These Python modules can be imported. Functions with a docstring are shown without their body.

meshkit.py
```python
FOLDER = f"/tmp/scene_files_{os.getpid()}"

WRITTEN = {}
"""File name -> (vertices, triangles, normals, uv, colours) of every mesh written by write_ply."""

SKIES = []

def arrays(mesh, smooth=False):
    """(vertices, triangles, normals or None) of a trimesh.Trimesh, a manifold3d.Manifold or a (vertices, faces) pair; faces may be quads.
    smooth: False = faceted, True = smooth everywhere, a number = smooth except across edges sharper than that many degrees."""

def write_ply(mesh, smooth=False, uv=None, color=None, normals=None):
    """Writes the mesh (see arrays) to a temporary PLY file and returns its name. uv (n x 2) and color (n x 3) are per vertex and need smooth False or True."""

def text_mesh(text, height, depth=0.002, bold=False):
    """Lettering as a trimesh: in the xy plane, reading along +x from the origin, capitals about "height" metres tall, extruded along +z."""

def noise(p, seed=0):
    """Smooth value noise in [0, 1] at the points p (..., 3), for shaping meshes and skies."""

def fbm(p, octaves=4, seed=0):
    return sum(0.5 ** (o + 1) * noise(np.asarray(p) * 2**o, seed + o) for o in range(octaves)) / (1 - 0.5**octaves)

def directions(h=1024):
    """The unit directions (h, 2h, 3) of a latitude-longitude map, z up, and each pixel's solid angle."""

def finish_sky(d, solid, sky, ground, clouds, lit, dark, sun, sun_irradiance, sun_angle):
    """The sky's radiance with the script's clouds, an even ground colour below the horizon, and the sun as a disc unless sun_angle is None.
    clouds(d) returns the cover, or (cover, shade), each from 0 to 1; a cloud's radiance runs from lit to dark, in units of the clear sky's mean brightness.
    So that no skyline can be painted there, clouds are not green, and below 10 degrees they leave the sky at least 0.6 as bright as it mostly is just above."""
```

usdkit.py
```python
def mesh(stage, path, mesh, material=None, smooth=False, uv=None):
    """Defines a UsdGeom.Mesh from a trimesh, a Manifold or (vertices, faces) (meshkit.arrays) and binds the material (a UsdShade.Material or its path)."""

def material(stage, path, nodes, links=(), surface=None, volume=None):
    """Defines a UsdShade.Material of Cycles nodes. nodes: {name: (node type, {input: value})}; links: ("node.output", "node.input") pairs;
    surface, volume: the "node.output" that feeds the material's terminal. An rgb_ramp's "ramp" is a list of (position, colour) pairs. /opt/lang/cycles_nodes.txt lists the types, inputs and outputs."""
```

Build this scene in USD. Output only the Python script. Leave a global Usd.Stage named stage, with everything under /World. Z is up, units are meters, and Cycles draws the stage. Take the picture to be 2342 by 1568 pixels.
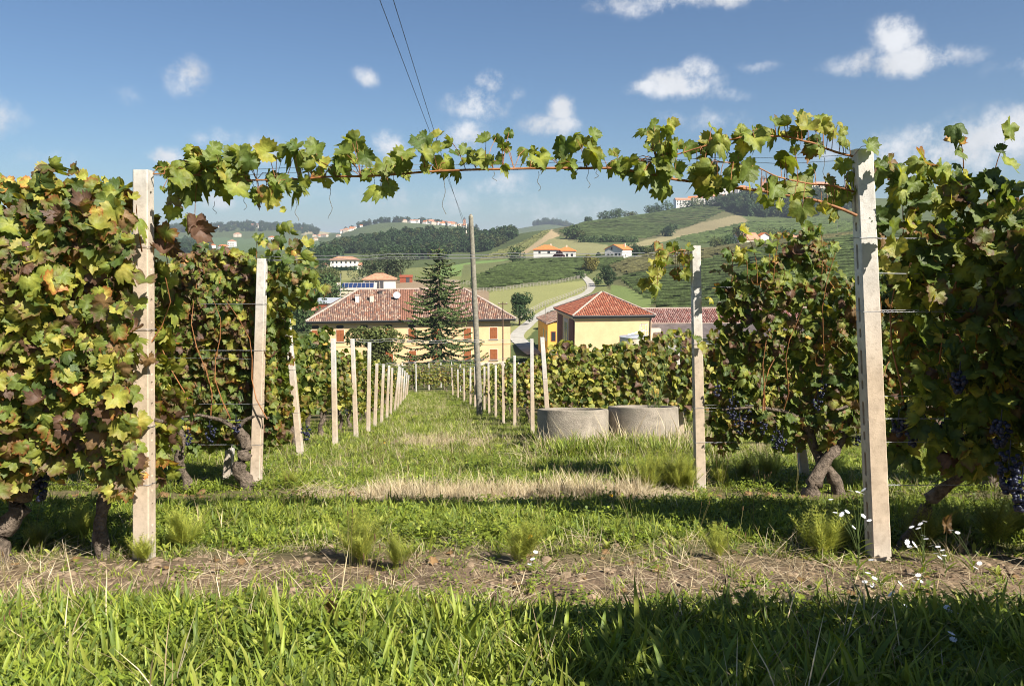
import math, numpy as np, trimesh, shapely, usdkit, meshkit
import manifold3d as m3
from scipy.interpolate import PchipInterpolator
from scipy.ndimage import gaussian_filter
from scipy.spatial.transform import Rotation as R
from pxr import Usd, UsdGeom, UsdLux, UsdShade, Gf, Sdf, Vt

stage = Usd.Stage.CreateInMemory()
UsdGeom.SetStageUpAxis(stage, 'Z'); UsdGeom.SetStageMetersPerUnit(stage, 1.0)
UsdGeom.Xform.Define(stage, '/World'); UsdGeom.Scope.Define(stage, '/World/Looks')
LIB = '/World/Library'; stage.CreateClassPrim(LIB)
rng = np.random.default_rng(7)

# ------------------------------------------------------------------ camera, light, sky
W, H, F, VH = 2342.0, 1568.0, 1787.0, 560.0          # pixels of the measured picture, focal length, eye level
PITCH = math.atan((H / 2 - VH) / F); CP, SP = math.cos(PITCH), math.sin(PITCH)
EXPOSURE, HAZE_DENSITY = 1.18, 0.00014
cam = UsdGeom.Camera.Define(stage, '/World/camera')
cam.AddRotateXOp().Set(90 - math.degrees(PITCH))
cam.CreateHorizontalApertureAttr(36.0); cam.CreateFocalLengthAttr(36.0 * F / W)
cam.CreateClippingRangeAttr(Gf.Vec2f(0.05, 60000)); cam.CreateFStopAttr(0.0); cam.CreateExposureAttr(EXPOSURE)
SUN_AZ, SUN_EL = math.radians(180 - 47), math.radians(43)       # clockwise from +y
SUN = np.array([math.sin(SUN_AZ) * math.cos(SUN_EL), math.cos(SUN_AZ) * math.cos(SUN_EL), math.sin(SUN_EL)])
sun = UsdLux.DistantLight.Define(stage, '/World/sun')
sun.CreateIntensityAttr(1.2); sun.CreateAngleAttr(0.5); sun.CreateNormalizeAttr(True); sun.CreateColorAttr(Gf.Vec3f(1.0, 0.945, 0.85))
q, _ = R.align_vectors([SUN], [[0, 0, 1]])
qq = q.as_quat(); sun.AddOrientOp().Set(Gf.Quatf(float(qq[3]), float(qq[0]), float(qq[1]), float(qq[2])))
dome = UsdLux.DomeLight.Define(stage, '/World/sky')
dome.CreateIntensityAttr(1.0)

def raydir(u, v):
    x, y = (np.asarray(u, float) - W / 2) / F, -(np.asarray(v, float) - H / 2) / F
    return np.stack(np.broadcast_arrays(x, y * SP + CP, y * CP - SP), -1)
def at(u, v, d):
    """The point seen at pixel u, v at depth d."""
    r = raydir(u, v); return r / r[..., 1:2] * np.asarray(d, float)[..., None]
def project(p):
    p = np.asarray(p, float); f = p[..., 1] * CP - p[..., 2] * SP; up = p[..., 1] * SP + p[..., 2] * CP
    f = np.where(f > 1e-3, f, 1e-3)
    return W / 2 + F * p[..., 0] / f, H / 2 - F * up / f
def slope(v):
    y = -(np.asarray(v, float) - H / 2) / F; return (y * CP - SP) / (y * SP + CP)

# sky with small cumulus: each cloud is a group of noise-broken puffs around a direction
CLOUDS = [  # u, v, half width, half height, strength
    (430, 172, 52, 44, .85), (285, 212, 36, 20, .5), (838, 176, 38, 24, .75), (1098, 240, 82, 38, 1.0), (1128, 190, 42, 40, .95), (1165, 218, 44, 26, .8), (1265, 286, 95, 30, .9), (1302, 250, 46, 36, .9),
    (1555, 192, 100, 44, 1.05), (1592, 165, 56, 34, 1.0), (1478, 206, 56, 26, .85), (1645, 214, 74, 22, .75), (2060, 140, 150, 32, 1.05), (2032, 98, 50, 46, 1.05), (2140, 132, 84, 30, .9), (1740, 136, 50, 22, .75), (1600, 4, 260, 26, .95), (372, 352, 55, 26, 1.0),
    (490, 310, 66, 30, .75), (620, 342, 100, 40, .75), (895, 335, 50, 44, 1.0), (1060, 318, 70, 42, 1.0), (2150, 348, 160, 80, 1.0),
    (2300, 312, 100, 60, 1.0), (1880, 350, 70, 36, .7), (1140, 420, 80, 34, .75), (1640, 280, 80, 34, .7), (950, 465, 240, 44, .62),
    (1280, 465, 220, 40, .62), (480, 455, 66, 26, .75), (1530, 280, 50, 24, .65), (110, 360, 80, 24, .5), (700, 440, 150, 30, .5), (2420, 150, 120, 40, .8), (-150, 240, 160, 60, .8), (2700, 330, 200, 70, .9), (820, 440, 120, 30, .3)]
def sky_material():
    n = {'tc': ('texture_coordinate', {}), 'sky': ('sky_texture', dict(sky_type='single_scattering', sun_disc=False, sun_elevation=SUN_EL, sun_rotation=SUN_AZ, altitude=300.0, air_density=1.0, aerosol_density=0.8, ozone_density=2.2)),
         'warp': ('noise_texture', dict(scale=9.0, detail=6.0, roughness=0.6)), 'wsub': ('vector_math', dict(math_type='subtract', vector2=(.5, .5, .5))),
         'wmul': ('vector_math', dict(math_type='scale', scale=0.05)), 'wadd': ('vector_math', dict(math_type='add')),
         'fine': ('noise_texture', dict(scale=21.0, detail=9.0, roughness=0.66)), 'soft': ('noise_texture', dict(scale=11.0, detail=5.0, roughness=0.55))}
    L = [('tc.generated', 'warp.vector'), ('warp.color', 'wsub.vector1'), ('wsub.vector', 'wmul.vector1'), ('tc.generated', 'wadd.vector1'), ('wmul.vector', 'wadd.vector2'),
         ('tc.generated', 'fine.vector'), ('tc.generated', 'soft.vector')]
    prev = None
    for i, (u, v, hw, hh, s) in enumerate(CLOUDS):
        c = raydir(u, v); c = c / np.linalg.norm(c)
        right = np.cross(c, [0, 0, 1]); right /= np.linalg.norm(right); up = np.cross(right, c)
        M = np.stack([right / (hw / F), up / (hh / F)])
        for k, (ax, tag) in enumerate(((M[0], 'x'), (M[1], 'y'))):
            n[f'd{tag}{i}'] = ('vector_math', dict(math_type='dot_product', vector2=tuple(ax)))
            n[f's{tag}{i}'] = ('math', dict(math_type='subtract', value2=float(ax @ c)))
            n[f'q{tag}{i}'] = ('math', dict(math_type='multiply'))
            L += [('wadd.vector', f'd{tag}{i}.vector1'), (f'd{tag}{i}.value', f's{tag}{i}.value1'), (f's{tag}{i}.value', f'q{tag}{i}.value1'), (f's{tag}{i}.value', f'q{tag}{i}.value2')]
        # a flat base: squash what lies below the centre
        n[f'r{i}'] = ('math', dict(math_type='add')); n[f'm{i}'] = ('map_range', dict(from_min=1.5, from_max=0.0, to_min=0.0, to_max=s, clamp=True))
        L += [(f'qx{i}.value', f'r{i}.value1'), (f'qy{i}.value', f'r{i}.value2'), (f'r{i}.value', f'm{i}.value')]
        if prev is None: prev = f'm{i}.result'
        else:
            n[f'mx{i}'] = ('math', dict(math_type='maximum')); L += [(prev, f'mx{i}.value1'), (f'm{i}.result', f'mx{i}.value2')]; prev = f'mx{i}.value'
    n.update({'edge': ('math', dict(math_type='multiply_add', value2=3.8, value3=-2.05)), 'sum': ('math', dict(math_type='add')),
              'gate': ('math', dict(math_type='multiply')), 'cover': ('map_range', dict(range_type='smoothstep', from_min=0.0, from_max=1.0, to_min=0.0, to_max=0.88, clamp=True)),
              'shade': ('map_range', dict(from_min=0.3, from_max=0.75, to_min=0.75, to_max=1.1, clamp=True)), 'white': ('mix', dict(mix_type='multiply', fac=1.0, color1=CLOUD_WHITE)),
              'mix': ('mix', dict(mix_type='mix')), 'tint': ('mix', dict(mix_type='multiply', fac=1.0, color2=SKY_TINT)), 'bg': ('background_shader', dict(strength=SKY_STRENGTH))})
    L += [('fine.fac', 'edge.value1'), ('edge.value', 'sum.value1'), (prev, 'sum.value2'), ('sum.value', 'gate.value1'), (prev, 'gate.value2'), ('gate.value', 'cover.value'),
          ('soft.fac', 'shade.value'), ('shade.result', 'white.color2'), ('sky.color', 'tint.color1'), ('tint.color', 'mix.color1'), ('white.color', 'mix.color2'), ('cover.result', 'mix.fac'), ('mix.color', 'bg.color')]
    return usdkit.material(stage, '/World/Looks/sky', n, L, surface='bg.background')
SKY_STRENGTH, SKY_TINT, CLOUD_WHITE = 0.05, (0.64, 0.77, 0.895), (8.4, 8.5, 8.75)
UsdShade.MaterialBindingAPI.Apply(dome.GetPrim()).Bind(sky_material())

# ------------------------------------------------------------------ helpers
_used = {}
def numbered(parent, name):
    k = (parent, name); n = _used.get(k, -1) + 1; _used[k] = n
    return f'{parent}/{name}' + (f'_{n:03d}' if n else '')
def tag(prim, label=None, cat=None, group=None, kind=None):
    p = prim.GetPrim() if hasattr(prim, 'GetPrim') else prim
    for k, v in (('label', label), ('category', cat), ('group', group), ('kind', kind)):
        if v: p.SetCustomDataByKey(k, v)
    return p
def thing(name, label, cat, loc=(0, 0, 0), rz=0.0, group=None):
    x = UsdGeom.Xform.Define(stage, numbered('/World', name))
    x.AddTranslateOp().Set(Gf.Vec3d(*map(float, loc)))
    if rz: x.AddRotateZOp().Set(float(math.degrees(rz)))
    tag(x, label, cat, group); return str(x.GetPath())
def part(parent, name, mesh, mat, smooth=False, tint=None, label=None, kind=None):
    p = usdkit.mesh(stage, numbered(parent, name), mesh, mat, smooth)
    if tint is not None: set_tint(p, tint)
    tag(p, label, None, None, kind); return str(p.GetPath())
def solid(name, mesh, mat, label, cat, smooth=False, tint=None, group=None, kind=None):
    p = usdkit.mesh(stage, numbered('/World', name), mesh, mat, smooth)
    if tint is not None: set_tint(p, tint)
    tag(p, label, cat, group, kind); return str(p.GetPath())
def set_tint(p, tint):
    t = np.asarray(tint, np.float32)
    if t.ndim == 1:
        UsdGeom.PrimvarsAPI(p).CreatePrimvar('tint', Sdf.ValueTypeNames.Color3fArray, 'constant').Set(Vt.Vec3fArray.FromNumpy(t[None]))
    else:
        UsdGeom.PrimvarsAPI(p).CreatePrimvar('tint', Sdf.ValueTypeNames.Color3fArray, 'vertex').Set(Vt.Vec3fArray.FromNumpy(t))
def libthing(name):
    p = f'{LIB}/{name}'; UsdGeom.Xform.Define(stage, p); return p
def copy(libpath, name, label, cat, loc, rz=0.0, sc=1.0, group=None):
    x = UsdGeom.Xform.Define(stage, numbered('/World', name)); x.AddTranslateOp().Set(Gf.Vec3d(*map(float, loc)))
    if rz: x.AddRotateZOp().Set(float(math.degrees(rz)))
    if np.ndim(sc) or sc != 1: x.AddScaleOp().Set(Gf.Vec3f(*map(float, np.broadcast_to(sc, 3))))
    x.GetPrim().GetReferences().AddInternalReference(libpath); x.GetPrim().SetInstanceable(True)
    tag(x, label, cat, group); return str(x.GetPath())
def instancer(path, libs, idx, pos, rot, sc, label=None, cat=None, kind='stuff'):
    pi = UsdGeom.PointInstancer.Define(stage, path)
    for k, l in enumerate(libs):
        p = stage.DefinePrim(f'{path}/prototypes/kind_{k:02d}', 'Mesh'); p.GetReferences().AddInternalReference(l)
        pi.GetPrototypesRel().AddTarget(p.GetPath())
    pi.CreateProtoIndicesAttr(Vt.IntArray.FromNumpy(np.asarray(idx, np.int32)))
    pi.CreatePositionsAttr(Vt.Vec3fArray.FromNumpy(np.asarray(pos, np.float32)))
    pi.CreateScalesAttr(Vt.Vec3fArray.FromNumpy(np.asarray(sc, np.float32)))
    Q = rot.as_quat()
    pi.CreateOrientationsAttr(Vt.QuathArray([Gf.Quath(float(a[3]), float(a[0]), float(a[1]), float(a[2])) for a in Q]))
    tag(pi, label, cat, None, kind); return path

def join(parts):
    """parts: (v, f) or (v, f, tint) -> one; f triangles."""
    vs, fs, ts, n = [], [], [], 0
    for p in parts:
        v, f = np.asarray(p[0], float), np.asarray(p[1], int)
        if f.shape[1] == 4: f = np.vstack([f[:, [0, 1, 2]], f[:, [0, 2, 3]]])
        vs.append(v); fs.append(f + n); n += len(v)
        if len(p) > 2: ts.append(np.broadcast_to(p[2], (len(v), 3)))
    return (np.vstack(vs), np.vstack(fs)) + ((np.vstack(ts),) if ts else ())
def box(x0, x1, y0, y1, z0, z1, taper=1.0):
    cx, cy = (x0 + x1) / 2, (y0 + y1) / 2
    v = np.array([[x, y, z] for z in (z0, z1) for y in (y0, y1) for x in (x0, x1)], float)
    v[4:, 0] = cx + (v[4:, 0] - cx) * taper; v[4:, 1] = cy + (v[4:, 1] - cy) * taper
    f = np.array([[0, 2, 3, 1], [4, 5, 7, 6], [0, 1, 5, 4], [2, 6, 7, 3], [0, 4, 6, 2], [1, 3, 7, 5]])
    return v, np.vstack([f[:, [0, 1, 2]], f[:, [0, 2, 3]]])
def tube(points, radii, sides=6, cap=True):
    p = np.asarray(points, float); r = np.broadcast_to(radii, (len(p),))
    t = np.gradient(p, axis=0); t /= np.linalg.norm(t, axis=1, keepdims=True) + 1e-12
    a = np.cross(t, np.where(np.abs(t[:, 2:]) < 0.9, [0, 0, 1.0], [1.0, 0, 0])); a /= np.linalg.norm(a, axis=1, keepdims=True) + 1e-12
    b, ang = np.cross(t, a), np.arange(sides) * 2 * np.pi / sides
    v = (p[:, None] + r[:, None, None] * (np.cos(ang)[None, :, None] * a[:, None] + np.sin(ang)[None, :, None] * b[:, None])).reshape(-1, 3)
    i, j = np.meshgrid(np.arange(len(p) - 1), np.arange(sides), indexing='ij'); k = (j + 1) % sides
    qd = np.stack([i * sides + j, i * sides + k, (i + 1) * sides + k, (i + 1) * sides + j], -1).reshape(-1, 4)
    f = np.vstack([qd[:, [0, 1, 2]], qd[:, [0, 2, 3]]])
    if cap:
        n = len(v); v = np.vstack([v, p[0], p[-1]]); e = (len(p) - 1) * sides; jj = np.arange(sides); kk = (jj + 1) % sides
        f = np.vstack([f, np.stack([kk, jj, np.full(sides, n)], 1), np.stack([e + jj, e + kk, np.full(sides, n + 1)], 1)])
    return v, f
def revolve(profile, n=24):
    """profile: (r, z) from bottom to top."""
    pr = np.asarray(profile, float); a = np.arange(n) * 2 * np.pi / n
    v = np.stack([pr[:, None, 0] * np.cos(a), pr[:, None, 0] * np.sin(a), np.broadcast_to(pr[:, None, 1], (len(pr), n))], -1).reshape(-1, 3)
    i, j = np.meshgrid(np.arange(len(pr) - 1), np.arange(n), indexing='ij'); k = (j + 1) % n
    qd = np.stack([i * n + j, i * n + k, (i + 1) * n + k, (i + 1) * n + j], -1).reshape(-1, 4)
    return v, np.vstack([qd[:, [0, 1, 2]], qd[:, [0, 2, 3]]])
def moved(m, loc=(0, 0, 0), rz=0.0, sc=1.0):
    v = np.asarray(m[0]) * sc; c, s = math.cos(rz), math.sin(rz)
    v = np.stack([v[:, 0] * c - v[:, 1] * s, v[:, 0] * s + v[:, 1] * c, v[:, 2]], 1) + np.asarray(loc)
    return (v, *m[1:])
def noise(p, s=1.0, seed=0, oct=3): return meshkit.fbm(np.asarray(p) * s, oct, seed) * 2 - 1

# ------------------------------------------------------------------ materials
def mat(name, color=None, rough=0.8, spec=0.3, noise_scale=None, noise_amt=0.25, bump=0.0, bump_scale=None, tint=False, metallic=0.0, translucent=0.0, trans_gain=(1.3, 1.25, .6), rand=0.0, stain=None, detail=5.0):
    n = {'p': ('principled_bsdf', dict(roughness=rough, specular_ior_level=spec, metallic=metallic))}; L = []
    if tint: n['a'] = ('attribute', dict(attribute='tint')); col = 'a.color'
    else: n['a'] = ('color', dict(value=color)); col = 'a.color'
    n['g'] = ('geometry', {})
    if noise_scale:
        n['n'] = ('noise_texture', dict(scale=noise_scale, detail=detail, roughness=0.6)); n['nr'] = ('map_range', dict(from_min=.3, from_max=.7, to_min=1 - noise_amt, to_max=1 + noise_amt, clamp=True))
        n['nm'] = ('mix', dict(mix_type='multiply', fac=1.0))
        L += [('g.position', 'n.vector'), ('n.fac', 'nr.value'), (col, 'nm.color1'), ('nr.result', 'nm.color2')]; col = 'nm.color'
    if stain:
        sc, amt, scol = stain
        n['sn'] = ('noise_texture', dict(scale=sc, detail=6.0, roughness=0.65)); n['sr'] = ('map_range', dict(from_min=.5, from_max=.72, to_min=0, to_max=amt, clamp=True)); n['sm'] = ('mix', dict(mix_type='mix', color2=scol))
        L += [('g.position', 'sn.vector'), ('sn.fac', 'sr.value'), ('sr.result', 'sm.fac'), (col, 'sm.color1')]; col = 'sm.color'
    if rand:
        n['oi'] = ('object_info', {}); n['orr'] = ('map_range', dict(from_min=0, from_max=1, to_min=1 - rand, to_max=1 + rand)); n['om'] = ('mix', dict(mix_type='multiply', fac=1.0))
        L += [('oi.random', 'orr.value'), (col, 'om.color1'), ('orr.result', 'om.color2')]; col = 'om.color'
    L.append((col, 'p.base_color'))
    if bump:
        n['bn'] = ('noise_texture', dict(scale=bump_scale or (noise_scale or 10) * 3, detail=4.0, roughness=0.6)); n['b'] = ('bump', dict(strength=1.0, distance=bump))
        L += [('g.position', 'bn.vector'), ('bn.fac', 'b.height'), ('b.normal', 'p.normal')]
    out = 'p.BSDF'
    if translucent:
        n['tg'] = ('mix', dict(mix_type='multiply', fac=1.0, color2=trans_gain)); n['tr'] = ('translucent_bsdf', {}); n['mx'] = ('mix_closure', dict(fac=translucent))
        L += [(col, 'tg.color1'), ('tg.color', 'tr.color'), ('p.BSDF', 'mx.closure1'), ('tr.BSDF', 'mx.closure2')]; out = 'mx.closure'
    return usdkit.material(stage, f'/World/Looks/{name}', n, L, surface=out)
M = {}
M['leaf'] = mat('vine_leaf', tint=True, rough=.48, spec=.35, noise_scale=45, noise_amt=.22, bump=.004, bump_scale=70, translucent=.42, trans_gain=(1.45, 1.4, .6), stain=(28, .22, (.07, .045, .015)))
M['foliage'] = mat('tree_foliage', tint=True, rough=.6, spec=.2, noise_scale=.6, noise_amt=.25, translucent=.25, rand=.16)
M['needles'] = mat('conifer_needles', tint=True, rough=.6, spec=.2, noise_scale=1.2, noise_amt=.3, translucent=.15)
M['farvine'] = mat('far_vine_foliage', tint=True, rough=.7, spec=.15, noise_scale=1.1, noise_amt=.55, bump=.25, bump_scale=2.5, translucent=.15)
M['grass'] = mat('grass_blade', tint=True, rough=.5, spec=.3, noise_scale=2.5, noise_amt=.28, translucent=.35, rand=.18, trans_gain=(1.25, 1.2, .6))
M['straw'] = mat('dry_straw', tint=True, rough=.7, spec=.2, noise_scale=6, noise_amt=.25, translucent=.2, trans_gain=(1.1, 1.05, .9), rand=.15)
M['concrete'] = mat('post_concrete', tint=True, rough=.85, spec=.2, noise_scale=9, noise_amt=.16, bump=.0015, bump_scale=160, stain=(30, .35, (.16, .12, .08)))
M['ring'] = mat('ring_concrete', (.28, .24, .19), .9, .2, 7, .35, .012, 60, stain=(3.5, .85, (.10, .10, .075)))
M['bark'] = mat('vine_bark', (.16, .125, .095), .95, .1, 30, .6, .035, 60)
M['cane'] = mat('cane_bark', (.26, .11, .04), .6, .3, 30, .45)
M['twig'] = mat('tendril', (.13, .10, .045), .6, .3, 30, .35)
M['grape'] = mat('grape_skin', (.012, .014, .035), .38, .4, 60, .6, stain=(25, .5, (.045, .05, .08)))
M['pole'] = mat('weathered_pole', (.22, .20, .155), .9, .2, 12, .35, .01, 60)
M['thin_pole'] = mat('brown_pole', (.13, .085, .055), .9, .2, 8, .3)
M['wire'] = mat('galvanised_wire', (.30, .30, .31), .5, .5, metallic=.6)
M['cable'] = mat('dark_cable', (.035, .035, .04), .6, .3)
M['soilbits'] = mat('soil_clod', tint=True, rough=.95, spec=.1, noise_scale=25, noise_amt=.4, bump=.01, bump_scale=70)
M['yellow'] = mat('yellow_render', (.68, .455, .25), .9, .15, .8, .08, .004, 25, stain=(.35, .28, (.72, .58, .32)))
M['ochre'] = mat('ochre_render', (.70, .42, .09), .9, .15, .8, .1)
M['tile'] = mat('roof_tile', tint=True, rough=.85, spec=.2, noise_scale=3, noise_amt=.25)
M['mortar'] = mat('ridge_mortar', (.38, .29, .24), .9, .15, 3, .3)
M['gutter'] = mat('dark_gutter', (.06, .055, .055), .5, .4)
M['shutter'] = mat('brown_shutter', (.30, .10, .035), .6, .3, 3, .15)
M['louvre'] = mat('dark_red_louvre', (.13, .035, .025), .7, .3, 3, .2)
M['frame'] = mat('stone_frame', (.46, .40, .33), .8, .2, 4, .15)
M['dark'] = mat('dark_opening', (.02, .02, .022), .5, .3)
M['glass'] = mat('window_glass', (.03, .035, .04), .12, .6)
M['white'] = mat('white_render', (.66, .63, .58), .9, .2, .8, .08)
M['cream'] = mat('cream_render', (.62, .52, .40), .9, .2, .8, .12)
M['grey'] = mat('grey_render', (.33, .32, .30), .9, .2, .8, .15)
M['brightroof'] = mat('orange_roof', (.55, .165, .05), .8, .2, 2.0, .25)
M['oldroof'] = mat('faded_roof', (.40, .20, .12), .85, .2, 1.2, .35)
M['corrugated'] = mat('corrugated_sheet', (.24, .20, .185), .7, .3, 1.2, .25)
M['metal'] = mat('pale_metal', (.55, .56, .57), .4, .5, 4, .1, metallic=.4)
M['panel'] = mat('solar_cell', (.02, .035, .10), .15, .6)
M['dish'] = mat('grey_dish', (.50, .50, .49), .5, .4)
M['timber'] = mat('fence_timber', (.31, .28, .23), .9, .2, 4, .3)
M['redwood'] = mat('red_timber', (.26, .07, .035), .8, .2, 3, .3)
M['petal'] = mat('white_petal', (.80, .80, .82), .6, .2, translucent=.2, trans_gain=(1, 1, 1))
M['yellowpetal'] = mat('yellow_petal', (.80, .42, .01), .6, .2)
M['seed'] = mat('brown_seed', (.20, .12, .06), .8, .2)
M['gravel'] = mat('road_gravel', (.36, .335, .29), .95, .1, .7, .2, .01, 6, stain=(.5, .4, (.30, .28, .2)))
M['netting'] = mat('green_netting', (.03, .07, .03), .8, .2)
M['ground'] = mat('ground_soil', tint=True, rough=.95, spec=.1, noise_scale=9, noise_amt=.32, bump=.02, bump_scale=35, detail=8)
M['carpaint'] = mat('car_paint', (.20, .21, .23), .3, .5)

# ------------------------------------------------------------------ terrain
NEAR = np.array([(-60, 3.2), (-30, 3.0), (-6, .05), (0, -.95), (3.84, -1.585), (6.5, -2.08), (10, -2.76), (14.5, -3.62), (22, -5.12), (30, -6.5), (47, -9.2), (60, -11.0), (80, -13.9), (98, -16.8), (108, -17.9), (124, -17.9)])
zn = PchipInterpolator(NEAR[:, 0], NEAR[:, 1])
KNOTS = {
    -900: [(140, 775), (260, 665), (450, 612), (700, 590), (1100, 572), (1700, 550), (2600, 526), (3400, 540), (6500, 556)],
    400: [(140, 775), (260, 665), (450, 612), (700, 590), (1100, 572), (1700, 550), (2600, 524), (3400, 540), (6500, 556)],
    500: [(140, 775), (260, 665), (450, 614), (700, 590), (1200, 570), (1800, 548), (2600, 521), (3400, 538), (6500, 556)],
    610: [(140, 775), (260, 665), (450, 618), (700, 588), (1200, 566), (1800, 545), (2600, 517), (3400, 535), (6500, 556)],
    700: [(140, 775), (260, 662), (420, 625), (560, 600), (700, 586), (800, 582), (1300, 562), (1900, 545), (2600, 525), (3400, 540), (6500, 556)],
    760: [(140, 775), (260, 660), (430, 616), (560, 596), (680, 582), (780, 572), (1000, 570), (1400, 556), (1900, 541), (2600, 534), (3400, 545), (6500, 556)],
    810: [(140, 775), (260, 658), (430, 616), (560, 596), (680, 577), (780, 562), (1000, 568), (1400, 550), (1900, 522), (2600, 538), (6500, 556)],
    880: [(140, 775), (260, 654), (430, 614), (560, 594), (680, 577), (780, 550), (1000, 562), (1400, 545), (1900, 508), (2600, 538), (6500, 556)],
    930: [(140, 775), (260, 650), (400, 616), (560, 592), (680, 575), (780, 543), (1000, 560), (1400, 545), (1900, 509), (2600, 538), (6500, 556)],
    1000: [(140, 775), (260, 650), (380, 616), (560, 590), (680, 572), (780, 541), (1000, 560), (1400, 545), (1900, 514), (2600, 538), (6500, 556)],
    1090: [(140, 773), (200, 710), (260, 664), (330, 618), (400, 606), (560, 588), (680, 570), (780, 542), (1000, 560), (1400, 545), (1900, 524), (2600, 540), (6500, 556)],
    1150: [(140, 772), (200, 705), (260, 662), (320, 622), (390, 600), (450, 594), (560, 580), (680, 562), (780, 546), (1000, 560), (1900, 538), (3000, 530), (6500, 556)],
    1190: [(140, 772), (195, 704), (258, 662), (320, 620), (385, 596), (450, 590), (560, 572), (680, 546), (780, 530), (1000, 550), (1900, 542), (3000, 523), (6500, 556)],
    1254: [(140, 772), (190, 704), (255, 663), (310, 628), (380, 594), (430, 588), (500, 568), (600, 548), (720, 526), (800, 525), (1000, 545), (1900, 540), (3000, 511), (4000, 540), (6500, 556)],
    1300: [(140, 771), (190, 706), (250, 664), (305, 632), (380, 592), (430, 586), (510, 565), (600, 547), (720, 526), (800, 516), (1000, 540), (1900, 540), (3000, 517), (4000, 545), (6500, 556)],
    1350: [(140, 770), (190, 708), (250, 664), (300, 638), (380, 591), (430, 584), (520, 562), (600, 545), (700, 527), (820, 507), (1000, 525), (2000, 545), (6500, 556)],
    1415: [(140, 768), (185, 706), (240, 664), (300, 628), (370, 592), (430, 582), (520, 558), (600, 545), (700, 527), (860, 500), (1050, 518), (2000, 545), (6500, 556)],
    1500: [(140, 764), (175, 712), (215, 676), (280, 628), (340, 597), (400, 580), (430, 578), (520, 558), (620, 543), (740, 518), (880, 488), (1100, 505), (2000, 545), (6500, 556)],
    1560: [(140, 762), (170, 714), (200, 690), (260, 640), (320, 600), (380, 579), (430, 577), (520, 560), (640, 540), (780, 505), (900, 474), (980, 471), (1200, 500), (2000, 545), (6500, 556)],
    1640: [(140, 760), (170, 712), (200, 684), (260, 634), (320, 594), (380, 567), (430, 568), (500, 560), (620, 542), (780, 500), (900, 468), (980, 461), (1200, 490), (2000, 545), (6500, 556)],
    1700: [(140, 760), (170, 712), (200, 680), (260, 628), (320, 588), (380, 559), (430, 560), (500, 554), (620, 538), (780, 506), (900, 470), (980, 455), (1200, 480), (2000, 545), (6500, 556)],
    1830: [(140, 758), (170, 706), (200, 670), (260, 616), (320, 575), (380, 545), (430, 547), (500, 541), (620, 526), (780, 505), (900, 468), (1000, 447), (1200, 470), (2000, 540), (6500, 556)],
    1960: [(140, 756), (170, 700), (200, 662), (260, 606), (320, 562), (380, 531), (430, 533), (500, 528), (620, 514), (780, 496), (900, 472), (1000, 452), (1200, 470), (2000, 540), (6500, 556)],
    2342: [(140, 754), (170, 696), (200, 655), (260, 598), (320, 553), (380, 522), (430, 524), (620, 506), (780, 490), (1000, 458), (1200, 475), (2000, 540), (6500, 556)],
    3200: [(140, 754), (170, 696), (200, 655), (260, 598), (320, 553), (380, 522), (430, 524), (620, 506), (780, 490), (1000, 458), (1200, 475), (2000, 540), (6500, 556)]}
LD = np.linspace(math.log(60), math.log(9000), 340)
cols = sorted(KNOTS)
def column(c):
    kn = [(d, zn(d)) for d in (50, 60, 80, 98, 108, 124)] + [(d, d * slope(v)) for d, v in KNOTS[c]] + [(9500, 0.0)]
    kn = np.array(kn); return PchipInterpolator(np.log(kn[:, 0]), kn[:, 1])(LD)
TC = np.array([(c - W / 2) / F / 1.004 for c in cols])
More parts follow.
